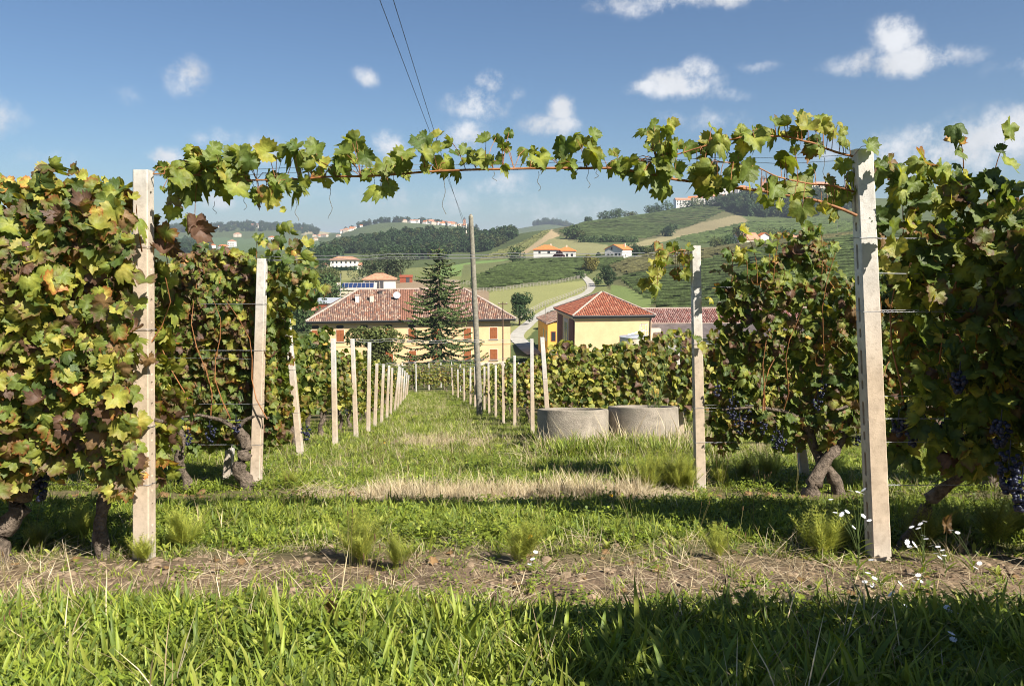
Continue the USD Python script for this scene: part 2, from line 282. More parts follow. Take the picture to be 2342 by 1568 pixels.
G0 = np.stack([column(c) for c in cols])
TU = np.linspace(-1.2, 1.2, 721)
G = np.stack([np.interp(TU, TC, G0[:, k]) for k in range(len(LD))], 1)
G = gaussian_filter(G, (4, 1.2), mode='nearest')
def Z(x, y, rough=False):
    x, y = np.broadcast_arrays(np.asarray(x, float), np.asarray(y, float))
    yy = np.maximum(y, 1e-3); near = zn(np.clip(y, -60, 124))
    t = np.clip(x / yy, -1.2, 1.2); l = np.clip(np.log(np.maximum(yy, 60.0)), LD[0], LD[-1])
    a = (t + 1.2) / 2.4 * 720; i = np.clip(a.astype(int), 0, 719); fa = a - i
    b = (l - LD[0]) / (LD[1] - LD[0]); j = np.clip(b.astype(int), 0, len(LD) - 2); fb = b - j
    far = (G[i, j] * (1 - fb) + G[i, j + 1] * fb) * (1 - fa) + (G[i + 1, j] * (1 - fb) + G[i + 1, j + 1] * fb) * fa
    w = np.clip((y - 62) / 40, 0, 1); z = near * (1 - w) + far * w
    if rough:
        p = np.stack([x, y, 0 * x], -1); r = np.hypot(x, y)
        z = z + np.clip(1 - r / 60, 0, 1) * (.05 * noise(p, 1.1, 3, 4) + .018 * noise(p, 7.0, 5, 2)) + np.clip((r - 150) / 300, 0, 1) * (1.2 * noise(p, .02, 9, 3))
    return z
def ground(x, y): return np.array([x, y, float(Z(x, y, True))])
def hit(u, v, d0=60.0, d1=5000.0):
    """Where the ray through the pixel meets the terrain beyond depth d0."""
    r = raydir(u, v); r = r / r[1]; d = np.exp(np.linspace(math.log(d0), math.log(d1), 3000))
    below = r[2] * d <= Z(r[0] * d, d, True); k = int(np.argmax(below)) if below.any() else len(d) - 1
    return ground(r[0] * d[k], d[k])
def spot(u, d, v=600):
    r = raydir(u, v); return ground(r[0] / r[1] * d, d)

POSTS_L = [(330, 1275, 328, 391, 3.84), (585, 1118, 600, 592, 6.5), (688, 1050, 655, 710, 9.95), (767, 1032, 762, 775, 12.2), (815, 1013, 806, 775, 14.6), (842, 1000, 845, 783, 17.0), (857, 984, 862, 832, 20.0), (872, 982, 877, 833, 22.7), (884, 971, 890, 836, 25.4),
           (893, 963, 897, 841, 28.1), (901, 955, 913, 838, 30.8), (909, 945, 916, 840, 33.5), (915, 940, 921, 842, 36.5), (921, 930, 926, 848, 40), (926, 920, 931, 852, 44), (930, 912, 935, 858, 48)]
POSTS_R = [(2008, 1250, 1970, 347, 3.84), (1601, 1118, 1590, 562, 6.5), (1256, 1010, 1240, 772, 12.9), (1218, 985, 1216, 775, 15.9), (1177, 980, 1177, 813, 20.0), (1152, 975, 1150, 826, 22.7), (1134, 968, 1134, 835, 25.4), (1119, 960, 1117, 828, 28.1), (1108, 952, 1108, 838, 30.8),
           (1087, 945, 1086, 838, 33.5), (1076, 938, 1076, 840, 36.5), (1062, 928, 1061, 842, 40), (1048, 915, 1047, 845, 44), (1036, 905, 1033, 840, 48)]
ROWY = [3.84, 6.5, 9.95, 12.2, 14.6, 17.0, 20.0, 22.7, 25.4, 28.1, 30.8, 33.5, 36.5, 40, 44, 48]
END_L = np.array([[p[4], at(p[0], p[1], p[4])[0]] for p in POSTS_L]); END_R = np.array([[p[4], at(p[0], p[1], p[4])[0]] for p in POSTS_R])
aisle_l = lambda y: np.interp(y, END_L[:, 0], END_L[:, 1]); aisle_r = lambda y: np.interp(y, END_R[:, 0], END_R[:, 1])

def near_cover(x, y):
    """(soil, straw) between 0 and 1 on the near slope; the rest is green."""
    p = np.stack([x, y, 0 * x], -1); wob = .28 * noise(p, .9, 21, 3); n2 = noise(p, 2.3, 22, 3)
    s1 = np.clip(1.25 - np.abs(y - 3.42 + wob * .7) / .62, 0, 1)
    s2 = np.clip(1.3 - np.abs(y - 6.05 + wob) / .48, 0, 1)
    straw = s2 * np.clip(1 - np.abs(x + .05) / 1.2, 0, 1) ** .4
    soil = np.maximum(s1, .55 * s2)
    off = np.zeros_like(x); inside = (x < aisle_l(y) + .1) | (x > aisle_r(y) - .1)
    for r in ROWY[2:]: off = np.maximum(off, np.clip(1.1 - np.abs(y - r + wob * .6) / .45, 0, 1))
    soil = np.maximum(soil, off * inside * (y < 60) * .8)
    # drier patches in the aisle
    for (cx, cy, rx, ry, a) in ((-1.0, 13.2, 1.3, 1.6, .8), (-1.7, 8.4, .7, .35, .7), (-3.2, 33, .8, 1.5, .6), (-3.0, 28.0, .5, 1.6, .5), (2.3, 9.2, 1.2, 1.0, .35)):
        straw = np.maximum(straw, a * np.clip(1.3 - np.hypot((x - cx) / rx, (y - cy) / ry) + .35 * n2, 0, 1))
    return np.clip(soil + .25 * n2 * (soil > 0), 0, 1), np.clip(straw, 0, 1)

PATCH = [  # polygon in measured pixels, depth range, colour
    ([(690, 600), (1420, 600), (1420, 700), (690, 700)], (130, 420), (.15, .16, .058)),
    ([(1080, 690), (1130, 664), (1345, 640), (1352, 668), (1270, 705), (1190, 790), (1080, 790)], (130, 330), (.225, .225, .085)),
    ([(850, 640), (1075, 640), (1120, 668), (1120, 690), (850, 690)], (180, 330), (.24, .175, .11)),
    ([(1010, 612), (1090, 597), (1170, 592), (1090, 612), (1060, 640), (1000, 640)], (300, 480), (.14, .20, .06)),
    ([(1060, 600), (1200, 590), (1430, 588), (1420, 630), (1345, 640), (1120, 664), (1050, 655)], (250, 420), (.12, .13, .05)),
    ([(1090, 595), (1185, 560), (1250, 524), (1275, 530), (1180, 590)], (440, 780), (.15, .145, .055)),
    ([(1236, 540), (1275, 545), (1390, 560), (1380, 585), (1180, 590)], (420, 700), (.20, .19, .085)),
    ([(1262, 524), (1240, 545), (1175, 590), (1185, 592), (1255, 548), (1280, 540), (1275, 526)], (420, 780), (.33, .25, .14)),
    ([(1262, 526), (1340, 506), (1500, 486), (1640, 466), (1700, 500), (1600, 530), (1450, 556), (1300, 550)], (560, 960), (.095, .092, .04)),
    ([(1690, 490), (1600, 510), (1480, 552), (1530, 548), (1610, 530), (1720, 510)], (480, 860), (.19, .16, .085)),
    ([(1480, 548), (1400, 572), (1480, 562), (1600, 532)], (450, 800), (.23, .20, .10)),
    ([(1380, 610), (1470, 582), (1640, 560), (1960, 528), (2342, 520), (2342, 800), (1480, 720), (1390, 660)], (150, 400), (.10, .10, .042)),
    ([(1395, 650), (1430, 655), (1500, 690), (1480, 705), (1400, 690)], (160, 300), (.13, .165, .05)),
    ([(487, 551), (547, 549), (545, 571), (475, 573)], (900, 2300), (.52, .44, .31)),
    ([(700, 520), (760, 528), (750, 536), (690, 536)], (1200, 2800), (.30, .26, .15)),
    ([(360, 540), (560, 545), (700, 545), (760, 560), (700, 590), (360, 590)], (1000, 2300), (.085, .12, .05)),
    ([(740, 600), (820, 606), (830, 640), (760, 640)], (260, 520), (.21, .20, .08)),
    ([(790, 575), (830, 560), (822, 556), (775, 582)], (560, 900), (.30, .25, .14))]
def land_color(x, y, z):
    p = np.stack([x, y, z], -1); n1 = noise(p, .012, 31, 3)[..., None]; n2 = noise(p, .05, 32, 3)[..., None]
    c = np.array([.07, .088, .031]) * (1 + .3 * n1 + .25 * n2)
    u, v = project(p); r = y
    for poly, (d0, d1), col in PATCH:
        pad = shapely.Polygon(poly); m = shapely.contains_xy(pad, u, v) & (r > d0) & (r < d1)
        c[m] = np.array(col) * (1 + .12 * n2[m])
    soil, straw = near_cover(x, y); w = np.clip((75 - np.hypot(x, y)) / 15, 0, 1)
    nn = noise(p, 3.0, 33, 3)
    g = np.array([.10, .105, .034]) * (1 + .3 * nn[..., None])
    g = g * (1 - straw[..., None]) + np.array([.30, .235, .14]) * (1 + .2 * nn[..., None]) * straw[..., None]
    g = g * (1 - soil[..., None]) + np.array([.165, .115, .075]) * (1 + .3 * nn[..., None]) * soil[..., None]
    return np.clip(c * (1 - w[..., None]) + g * w[..., None], .01, .8)
def build_terrain():
    ang = np.unique(np.round(np.concatenate([np.arange(-37, 37.01, .125), np.arange(37, 60, 1.0), np.arange(-60, -37, 1.0), np.arange(60, 301, 6.0)]), 4))
    ang = np.sort(np.where(ang > 180, ang - 360, ang)); ang = np.radians(np.unique(ang))
    rad = np.concatenate([[.25], np.exp(np.arange(math.log(.6), math.log(60), .034)), np.exp(np.arange(math.log(60), math.log(1000), .0115)), np.exp(np.arange(math.log(1000), math.log(8500), .03))])
    A, Rr = np.meshgrid(ang, rad); x, y = Rr * np.sin(A), Rr * np.cos(A)
    z = Z(x, y, True); nA, nR = len(ang), len(rad)
    i, j = np.meshgrid(np.arange(nR - 1), np.arange(nA), indexing='ij'); k = (j + 1) % nA
    qd = np.stack([i * nA + j, i * nA + k, (i + 1) * nA + k, (i + 1) * nA + j], -1).reshape(-1, 4)
    v = np.stack([x, y, z], -1).reshape(-1, 3); f = np.vstack([qd[:, [0, 2, 1]], qd[:, [0, 3, 2]]])
    c0 = len(v); v = np.vstack([v, [0, 0, float(Z(0, 0, True))]]); jj = np.arange(nA)
    f = np.vstack([f, np.stack([(jj + 1) % nA, jj, np.full(nA, c0)], 1)])
    return v, f, land_color(v[:, 0], v[:, 1], v[:, 2])
tv, tf, tcol = build_terrain()
solid('ground', (tv, tf), M['ground'], 'sloping vineyard soil running down into a valley of hills', 'ground', smooth=True, tint=tcol, kind='structure')
def ribbon(points, width, lift, mat_, name, label, cat):
    p = np.array(points); s = np.concatenate([[0], np.cumsum(np.linalg.norm(np.diff(p, axis=0), axis=1))])
    t = np.arange(0, s[-1], 1.5); xy = np.stack([PchipInterpolator(s, p[:, k])(t) for k in (0, 1)], 1)
    d = np.gradient(xy, axis=0); d /= np.linalg.norm(d, axis=1, keepdims=True); nrm = np.stack([-d[:, 1], d[:, 0]], 1)
    w = np.broadcast_to(width, (len(t),)) * (1 + .12 * noise(np.stack([xy[:, 0], xy[:, 1], 0 * t], 1), .15, 4, 2)); rows = []
    for o in (-.5, -.17, .17, .5):
        q = xy + nrm * (w * o)[:, None]; rows.append(np.stack([q[:, 0], q[:, 1], Z(q[:, 0], q[:, 1], True) + lift], 1))
    v = np.stack(rows, 1).reshape(-1, 3); n = len(t); i, j = np.meshgrid(np.arange(n - 1), np.arange(3), indexing='ij')
    qd = np.stack([i * 4 + j, i * 4 + j + 1, i * 4 + 5 + j, i * 4 + 4 + j], -1).reshape(-1, 4)
    return solid(name, (v, qd[:, ::-1]), mat_, label, cat, smooth=True, kind='structure')
road_px = [(1225, 812), (1200, 792), (1182, 772), (1205, 745), (1245, 716), (1300, 688), (1345, 668), (1352, 656), (1344, 641), (1330, 630)]
ribbon([hit(u, v, 105)[:2] for u, v in road_px], 2.7, .15, M['gravel'], 'road', 'pale gravel lane winding up past the meadow', 'road')
# ------------------------------------------------------------------ leaf shapes
GREEN, DEEP, LIME, YELLOW, PURPLE, RUST, BROWN = map(np.array, ((.145, .19, .035), (.085, .13, .03), (.29, .31, .05), (.50, .43, .09), (.17, .095, .06), (.42, .14, .045), (.28, .17, .075)))
KINDS = [(GREEN, GREEN * .95), (GREEN * 1.1, LIME * .8), (DEEP, DEEP * .9), (DEEP, GREEN * .8), (LIME, GREEN), (LIME, YELLOW * .8), (YELLOW * .9, LIME), (GREEN * 1.2, RUST * .6), (LIME * .8, PURPLE), (GREEN * .8, PURPLE * 1.1), (PURPLE, PURPLE * .75), (YELLOW, RUST), (BROWN, BROWN * .7), (GREEN, BROWN * .8)]
def lobed(theta):
    """Radius of a vine leaf in the direction theta from its tip."""
    a = np.abs((theta + np.pi) % (2 * np.pi) - np.pi)
    return np.interp(a, np.radians([0, 14, 31, 46, 60, 74, 91, 106, 120, 140, 163, 180]), [.64, .56, .44, .48, .57, .50, .41, .45, .46, .42, .40, .08])
def vine_leaf(r, kind, fine=True):
    n = 34 if fine else 15
    th = np.linspace(-np.pi, np.pi, n, endpoint=False) + (np.pi / n if not fine else 0); th = th + r.normal(0, .02, n)
    rad = lobed(th) * (1 + (.15 * ((np.arange(n) % 2) - .5) if fine else 0)) * (1 + r.normal(0, .04, n))
    cin, cout = KINDS[kind]; cup, fold, ph = r.normal(-.14, .34), r.uniform(-.12, .42), r.uniform(0, 6.28)
    def ring(s):
        x, y = np.sin(th) * rad * s, np.cos(th) * rad * s; rr = np.hypot(x, y)
        z = cup * rr ** 2 * 2.2 + fold * np.abs(x) * 1.1 + .075 * s * np.sin(3 * th + ph) + .03 * s * s * np.cos(7 * th + ph) - .25 * np.clip(y, 0, 1) ** 2 * r.uniform(.2, 1.4) ** 0
        return np.stack([x, y, z], 1)
    if fine:
        v = np.vstack([[[0, 0, 0]], ring(.62), ring(1.0)]); j = np.arange(n); k = (j + 1) % n
        f = np.vstack([np.stack([np.zeros(n, int), 1 + k, 1 + j], 1), np.stack([1 + j, 1 + k, 1 + n + k], 1), np.stack([1 + j, 1 + n + k, 1 + n + j], 1)])
        t = np.vstack([[cin * 1.15], np.tile(cin * .7 + cout * .3, (n, 1)) * r.uniform(.85, 1.15, (n, 1)), np.tile(cout, (n, 1)) * r.uniform(.75, 1.15, (n, 1))])
    else:
        v = np.vstack([[[0, 0, 0]], ring(1.0)]); j = np.arange(n); k = (j + 1) % n
        f = np.stack([np.zeros(n, int), 1 + k, 1 + j], 1); t = np.vstack([[cin], np.tile(cin * .4 + cout * .6, (n, 1)) * r.uniform(.75, 1.15, (n, 1))])
    return v, f, t
_lr = np.random.default_rng(11)
LEAVES = {(k, s, fine): vine_leaf(_lr, k, fine) for k in range(len(KINDS)) for s in range(3) for fine in (True, False)}
def leaf_frame(normal, down, roll):
    """Rotations whose z is the blade's normal and whose y points from stalk to tip."""
    nrm = normal / np.linalg.norm(normal, axis=1, keepdims=True); y = down - nrm * (nrm * down).sum(1, keepdims=True); y /= np.linalg.norm(y, axis=1, keepdims=True) + 1e-9
    x = np.cross(y, nrm); c, s = np.cos(roll)[:, None], np.sin(roll)[:, None]; y2 = y * c + x * s; x2 = np.cross(y2, nrm)
    return np.stack([x2, y2, nrm], 2)
def place_leaves(r, pos, side, size, weights, fine=True):
    """Leaves at the points, facing the side the row shows (side: +1 away from the viewer, -1 towards) and the light."""
    n = len(pos); nrm = np.stack([r.normal(.22, .42, n), np.asarray(side) * r.uniform(.35, 1.0, n), r.normal(.42, .38, n)], 1)
    Rm = leaf_frame(nrm, np.tile([0, 0, -1.0], (n, 1)) + r.normal(0, .28, (n, 3)), r.normal(0, .55, n)); out = []
    for i in range(n):
        w = np.asarray(weights[i] if np.ndim(weights) == 2 else weights, float); k = r.choice(len(KINDS), p=w / w.sum())
        v, f, t = LEAVES[(k, int(r.integers(3)), fine)]
        sc = size * r.uniform(.6, 1.2); out.append((v * sc @ Rm[i].T + pos[i], f, t * r.uniform(.8, 1.15)))
    return out
def palette(green, yellow, purple):
    w = np.array([3, 2.2, 3, 2.5, 1.6, .5, .3, .35, .3, .3, .1, .05, .08, .25]) * green
    w = w + np.array([.5, 1, 0, 0, 3, 3, 2.2, .8, .8, 0, 0, .6, .3, .4]) * yellow
    return w + np.array([0, .2, .4, .3, 0, .1, .1, .8, 1.2, 2.6, 2.4, .5, .7, .6]) * purple

def gnarled_trunk(r, base, top, r0=.045, r1=.032, crook=.05, n=14, sides=10):
    t = np.linspace(0, 1, n)[:, None]; p = np.asarray(base) * (1 - t) + np.asarray(top) * t
    p = p + crook * np.stack([np.sin(t[:, 0] * 5 + r.uniform(0, 6)), .6 * np.sin(t[:, 0] * 6 + r.uniform(0, 6)), 0 * t[:, 0]], 1) * np.sin(np.pi * t)
    p[0, 2] -= .06
    v, f = tube(p, (r0 * (1 - t[:, 0]) + r1 * t[:, 0]) * (1 + .5 * np.exp(-t[:, 0] * 9)) * r.uniform(.85, 1.2, n), sides)
    c = np.repeat(p, sides, 0); c = np.vstack([c, p[0], p[-1]]); d = v - c
    return c + d * (1 + .6 * noise(v, 34, 5, 3))[:, None] * np.where(np.linalg.norm(d, axis=1) > 1e-6, 1, 0)[:, None], f
def berries(r, top, length, width, fine=True):
    ico = trimesh.creation.icosphere(1 if fine else 0); out = []; n = int((60 if fine else 26) * length / .16)
    for i in range(n):
        t = r.uniform(0, 1) ** .8; w = width * (.55 + .45 * min(1, t * 5)) * (1 - .75 * t ** 1.6); a = r.uniform(0, 6.28); q_ = r.uniform(.6, 1)
        c = np.asarray(top) + [w * q_ * math.cos(a), w * q_ * math.sin(a), -length * t]; out.append((ico.vertices * r.uniform(.0095, .0125) + c, ico.faces))
    out.append(tube([np.asarray(top) + [0, 0, .05], np.asarray(top) - [0, 0, length * .5]], .003, 4)); return join(out)

def curtain(r, x0, x1, n, hmin, hmax, thick=.26, ragged=.11, seed=0, taper=0):
    """Points for leaves in a hedge-like vine row: (x, y offset, height above the ground)."""
    x = r.uniform(x0, x1, n); p = np.stack([x, 0 * x, 0 * x], 1); top = hmax + ragged * noise(p, 3.1, seed, 2) * 1.6; bot = hmin + ragged * noise(p, 2.7, seed + 3, 2) * 1.4
    h = bot + (top - bot) * r.beta(1.15, 1.05, n); side = np.where(r.uniform(0, 1, n) < .62, -1.0, 1.0)
    clump = noise(np.stack([x, h, side], 1), 3.6, seed + 7, 2)
    end = np.clip(.45 + (x - x0) / .6, .45, 1) if taper > 0 else (np.clip(.3 + (x1 - x) / .6, .3, 1) if taper < 0 else 1.0)
    y = side * thick * end * (.5 + .5 * r.uniform(0, 1, n) ** .5 + .55 * clump) * np.clip(1.25 - .5 * np.abs((h - (bot + top) / 2) / (top - bot) * 2) ** 3, .3, 1.2)
    keep = clump > r.normal(-.42, .2, n)
    return x[keep], y[keep], h[keep], side[keep]

def near_vine(name, label, group, r, x0, x1, yrow, trunk, hmin, hmax, n, size, wfun, clusters=(), most=300, lean=(0, 0), loose=(), taper=0, back=0.0, shoots=5, ragged=.13):
    base = ground(trunk[0], yrow + trunk[1]); t = thing(name, label, 'grapevine', base, group=group)
    head = np.array([lean[0], lean[1], trunk[2]]); part(t, 'trunk', gnarled_trunk(r, (0, 0, 0), head, trunk[3], trunk[3] * .75, trunk[4] if len(trunk) > 4 else .05), M['bark'], True)
    arms, extra = [], []
    for s in (-1, 1):
        e = (x1 if s > 0 else x0) - base[0]; pts = [head, head + [.25 * (e - head[0]), 0, .08], [.6 * e + .4 * head[0], .03, head[2] + .12], [e, 0, head[2] + .10]]
        if abs(e) > .15: arms.append(part(t, 'arm', tube(pts, [.022, .018, .013, .009], 6), M['bark'], True))
    for i in range(int(4 * (x1 - x0) + 1)):
        xx = r.uniform(x0, x1) - base[0]; zt = hmax - .1 + r.uniform(-.3, .2); z0 = head[2] + .1
        k = np.linspace(0, 1, 7)[:, None]; pts = np.array([[xx, 0, z0]]) * (1 - k) + np.array([[xx + r.normal(0, .14), r.normal(0, .1), zt]]) * k
        pts[:, :2] += .045 * np.stack([np.sin(k[:, 0] * 7 + i), np.cos(k[:, 0] * 6 + i)], 1)
        part(t, 'cane', tube(pts, np.linspace(.0055, .0025, 7), 5), M['cane'], True)
    for i in range(int(shoots * (x1 - x0))):
        xx = r.uniform(x0, x1); L_ = r.uniform(.06, .2) if x1 < 0 else r.uniform(.14, .34); k = np.linspace(0, 1, 7); a = r.uniform(-.6, .6)
        p = np.stack([xx - base[0] + L_ * a * k ** 1.6, r.normal(0, .05) - .1 * k, hmax - .15 + (L_ + .12) * np.sin(k * 1.5) + 0 * k], 1); part(t, 'shoot', tube(p, np.linspace(.004, .0015, 7), 4), M['cane'], True)
        for q in p[2:]: extra.append(q + base + r.normal(0, .03, 3))
    x, y, h, side = curtain(r, x0, x1, n, hmin, hmax, ragged=ragged, seed=int(r.integers(1000)), taper=taper); y = y + back
    pos = np.stack([x, yrow + y, Z(x, yrow + y) + h], 1)
    if extra: lp = np.array(extra); pos = np.vstack([pos, lp]); side = np.append(side, -np.ones(len(lp))); h = np.append(h, lp[:, 2] - Z(lp[:, 0], lp[:, 1]))
    if len(loose):
        lp = np.array([at(u, v, d) for u, v, d in loose]); pos = np.vstack([pos, lp]); side = np.append(side, -np.ones(len(lp))); h = np.append(h, lp[:, 2] - Z(lp[:, 0], lp[:, 1]))
    wts = np.array([wfun(a, b) for a, b in zip(pos[:, 0], h)])
    lv = place_leaves(r, pos - base, side, size, wts)
    order = np.argsort(pos[:, 1] + .6 * (side > 0))
    for i in order[:most]: part(t, 'leaf', lv[i][:2], M['leaf'], True, lv[i][2])
    rest = [lv[i] for i in order[most:]]
    if rest:
        b = join(rest); part(t, 'foliage', b[:2], M['leaf'], True, b[2], kind='stuff')
    for (u, v, d, ln, wd) in clusters:
        p = at(u, v, d); part(t, 'grape_bunch', berries(r, p - base, ln, wd, d < 5), M['grape'], True)
    return t

# ------------------------------------------------------------------ posts
TAN = np.array([.47, .37, .27]); PALE = np.array([.55, .52, .47])
def post_mesh(h, w, holes, taper=.82, face='+x'):
    g = .35; prof = m3.CrossSection([[(-w / 2 + .006, -w / 2), (w / 2 - .006, -w / 2), (w / 2, -w / 2 + .006), (w / 2, w / 2 - .006), (w / 2 - .006, w / 2), (-w / 2 + .006, w / 2), (-w / 2, w / 2 - .006), (-w / 2, -w / 2 + .006)]])
    b = m3.Manifold.extrude(prof, h + g, 12, 0, (taper, taper)).translate((0, 0, -g))
    if holes:
        s = 1 if face == '+x' else -1; cut = []; z = .12; k = 0
        while z < h - .08:
            ln = .05 if k % 2 else .012; half = w / 2 * (1 - (1 - taper) * (z + g) / (h + g))
            c = m3.Manifold.batch_hull([m3.Manifold.cylinder(.05, .0115, .0115, 10, True).rotate((0, 90, 0)).translate((s * half, 0, z + e)) for e in (-ln, ln)]); cut.append(c); z += .105 + ln * .8; k += 1
        b = b - m3.Manifold.batch_boolean(cut, m3.OpType.Add)
    return b
def concrete_post(spec, label, holes=None, w=.085, group=None, pale=.5):
    u0, v0, u1, v1, d = spec; b, t = at(u0, v0, d), at(u1, v1, d); gz = float(Z(b[0], b[1], True)); b = b + (t - b) * ((gz - b[2]) / (t[2] - b[2]))
    ax = t - b; h = float(np.linalg.norm(ax)); o = thing('concrete_post', label, 'post', b, group=group)
    v, f, _ = meshkit.arrays(post_mesh(h, w, holes is not None, face=holes or '+x'))
    zn_ = v[:, 2].copy(); v[:, 0] += ax[0] / h * np.clip(zn_, -.3, None); v[:, 1] += ax[1] / h * np.clip(zn_, -.3, None)
    n_ = noise(v + b, 2.0, 41, 3); k = np.clip((zn_ / h - pale) * 3 + .5 + .6 * n_, 0, 1)[:, None]; k = np.maximum(k, np.clip(1 - zn_ / .25, 0, 1)[:, None] * .5)
    part(o, 'shaft', (v, f), M['concrete'], False, TAN * (1 - k) + PALE * k)
    return o, b, t
def wire_wrap(parent, b, t, frac, w, tail=0, r=None):
    """A turn of wire round a post, with a twisted tail along the row."""
    c = (t - b) * frac; k = np.linspace(0, 1, 9); hw = w / 2 * .92 + .003; corner = np.array([(-1, -1), (1, -1), (1, 1), (-1, 1), (-1, -1)])
    pts = np.array([[np.interp(a * 4, range(5), corner[:, 0]) * hw, np.interp(a * 4, range(5), corner[:, 1]) * hw, .004 * math.sin(9 * a)] for a in np.linspace(0, 1, 17)]) + c
    m = [tube(pts, .0016, 4)]
    if tail:
        for s in (0, 1):
            x = np.linspace(0, tail, 22); pts = np.stack([np.sign(tail) * hw + x, -.02 + .004 * np.sin(np.abs(x) * 160 + s * 3.1), .004 * np.cos(np.abs(x) * 160 + s * 3.1) + 0 * x], 1) + c; m.append(tube(pts, .0014, 4))
    part(parent, 'wire_tie', join(m), M['wire'], True)
ORD = ['nearest', 'second', 'third', 'fourth', 'fifth', 'sixth', 'seventh', 'eighth', 'ninth', 'tenth', 'eleventh', 'twelfth', 'thirteenth', 'fourteenth', 'fifteenth', 'sixteenth']
LBL = {('left', 0): 'tall tan-stained concrete post under the left end of the leafy arch', ('left', 1): 'pale concrete post half hidden by yellow leaves beside a thick crooked vine trunk',
       ('left', 2): 'orange-brown concrete post leaning left with leaf shadows near its foot', ('right', 0): 'tall concrete post with dark oval holes under the right end of the arch',
       ('right', 1): 'white-topped concrete post standing in horsetail beside dark grape bunches', ('right', 2): 'pale concrete post leaning left behind the round concrete ring',
       ('right', 3): 'straight pale concrete post just left of the round concrete ring'}
for side, specs in (('left', POSTS_L), ('right', POSTS_R)):
    for k, sp in enumerate(specs):
        lb = LBL.get((side, k), f'slim concrete post on the {side} side of the grass aisle, {ORD[k]} counting from the front')
        o, b, t = concrete_post(sp, lb, ('+x' if side == 'left' else '-x') if k < 2 else None, .098 if (side, k) == ('right', 0) else (.088 if k < 2 else .085), 'concrete posts lining the aisle', {('left', 0): .9, ('left', 1): .75, ('right', 0): .62, ('right', 1): .6}.get((side, k), rng.uniform(.45, .95)))
        if k < 3:
            s = -1 if side == 'left' else 1
            for q_ in ((.20, .36, .62, .82) if k < 2 else (.3, .6)): wire_wrap(o, b, t, q_ + rng.normal(0, .015), .088, s * .45 if k < 2 else 0)
for (u0, v0, u1, v1, d, lb) in ((1830, 1010, 1820, 935, 7.2, 'short pale leaning concrete stake under the right-hand grape bunches'), (525, 1040, 530, 990, 7.4, 'pale stub of a concrete stake behind the crooked vine trunk'), (1552, 870, 1548, 800, 13.2, 'pale concrete post poking out of the vines beside the tall green weeds')):
    concrete_post((u0, v0, u1, v1, d), lb)

# ------------------------------------------------------------------ the four near vine rows
nr = np.random.default_rng(23)
wl1 = lambda x, h: palette(.5, 1.4 if h < 1.5 else .9, .95 + .3 * (h < .75))
near_vine('grapevine', 'yellowing vine with a blue grape bunch touching the left tall post', 'vines of the front row', nr, -2.42, -1.76, 3.84, (-2.10, .02, .62, .034, .03), .42, 1.72, 1700, .098, wl1, ((303, 1030, 3.74, .13, .045), (262, 960, 3.8, .12, .04)), lean=(.02, 0),
          loose=[(315, 690, 3.74), (330, 640, 3.7), (290, 620, 3.68), (338, 820, 3.74), (395, 480, 3.85), (380, 530, 3.85), (375, 570, 3.9), (390, 450, 3.82), (440, 505, 3.85), (455, 525, 3.82), (310, 900, 3.72), (300, 860, 3.7), (318, 960, 3.73)])
near_vine('grapevine', 'yellow and green vine with a leaning black trunk at the left picture edge', 'vines of the front row', nr, -3.2, -2.42, 3.84, (-2.60, -.05, .50, .05, .05), .40, 1.50, 1700, .098, wl1, ((88, 1075, 3.75, .15, .05), (180, 960, 3.8, .13, .045), (130, 1020, 3.8, .12, .045)), lean=(.12, .05))
near_vine('grapevine', 'vine continuing the front row past the left picture edge', 'vines of the front row', nr, -4.2, -3.2, 3.84, (-3.7, 0, .55, .05), .40, 1.75, 700, .11, wl1)
wr1 = lambda x, h: palette(1.5, .6, .15)
near_vine('grapevine', 'dark green vine with leaning trunk just right of the oval-holed post', 'vines of the front row', nr, 2.02, 2.55, 3.84, (2.12, .25, .62, .032, .05), .5, 1.94, 760, .108, wr1, ((2055, 958, 3.9, .09, .04), (2090, 962, 3.95, .13, .045), (2200, 985, 3.85, .15, .05), (2160, 965, 3.9, .12, .05)), lean=(.35, -.2), taper=1, back=.10,
          loose=[(a, b, 3.86 + c) for a, b, c in zip(nr.uniform(1992, 2120, 70), nr.uniform(365, 640, 70), nr.uniform(-.03, .3, 70))] + [(2010, 380, 3.75), (2035, 372, 3.8), (2060, 395, 3.8), (2110, 362, 3.82), (1990, 335, 3.78), (2090, 420, 3.72), (2040, 520, 3.7), (2050, 560, 3.7)])
near_vine('grapevine', 'large-leaved dark vine with black grapes low at the right picture edge', 'vines of the front row', nr, 2.42, 3.2, 3.70, (2.58, -.1, .60, .05, .04), .48, 1.93, 900, .12, wr1, ((2310, 1030, 3.55, .2, .06), (2338, 1090, 3.5, .16, .05), (2195, 850, 3.7, .1, .04), (2290, 960, 3.6, .13, .05)), lean=(.05, .05))
near_vine('grapevine', 'vine continuing the front row past the right picture edge', 'vines of the front row', nr, 3.2, 4.3, 3.84, (3.6, 0, .6, .05), .5, 1.85, 620, .115, wr1)
wl2 = lambda x, h: palette(.75, .35 + .9 * (x > -2.45) * (h > 1.3), 1.25 * (h > .9) * (x < -2.15) + .35)
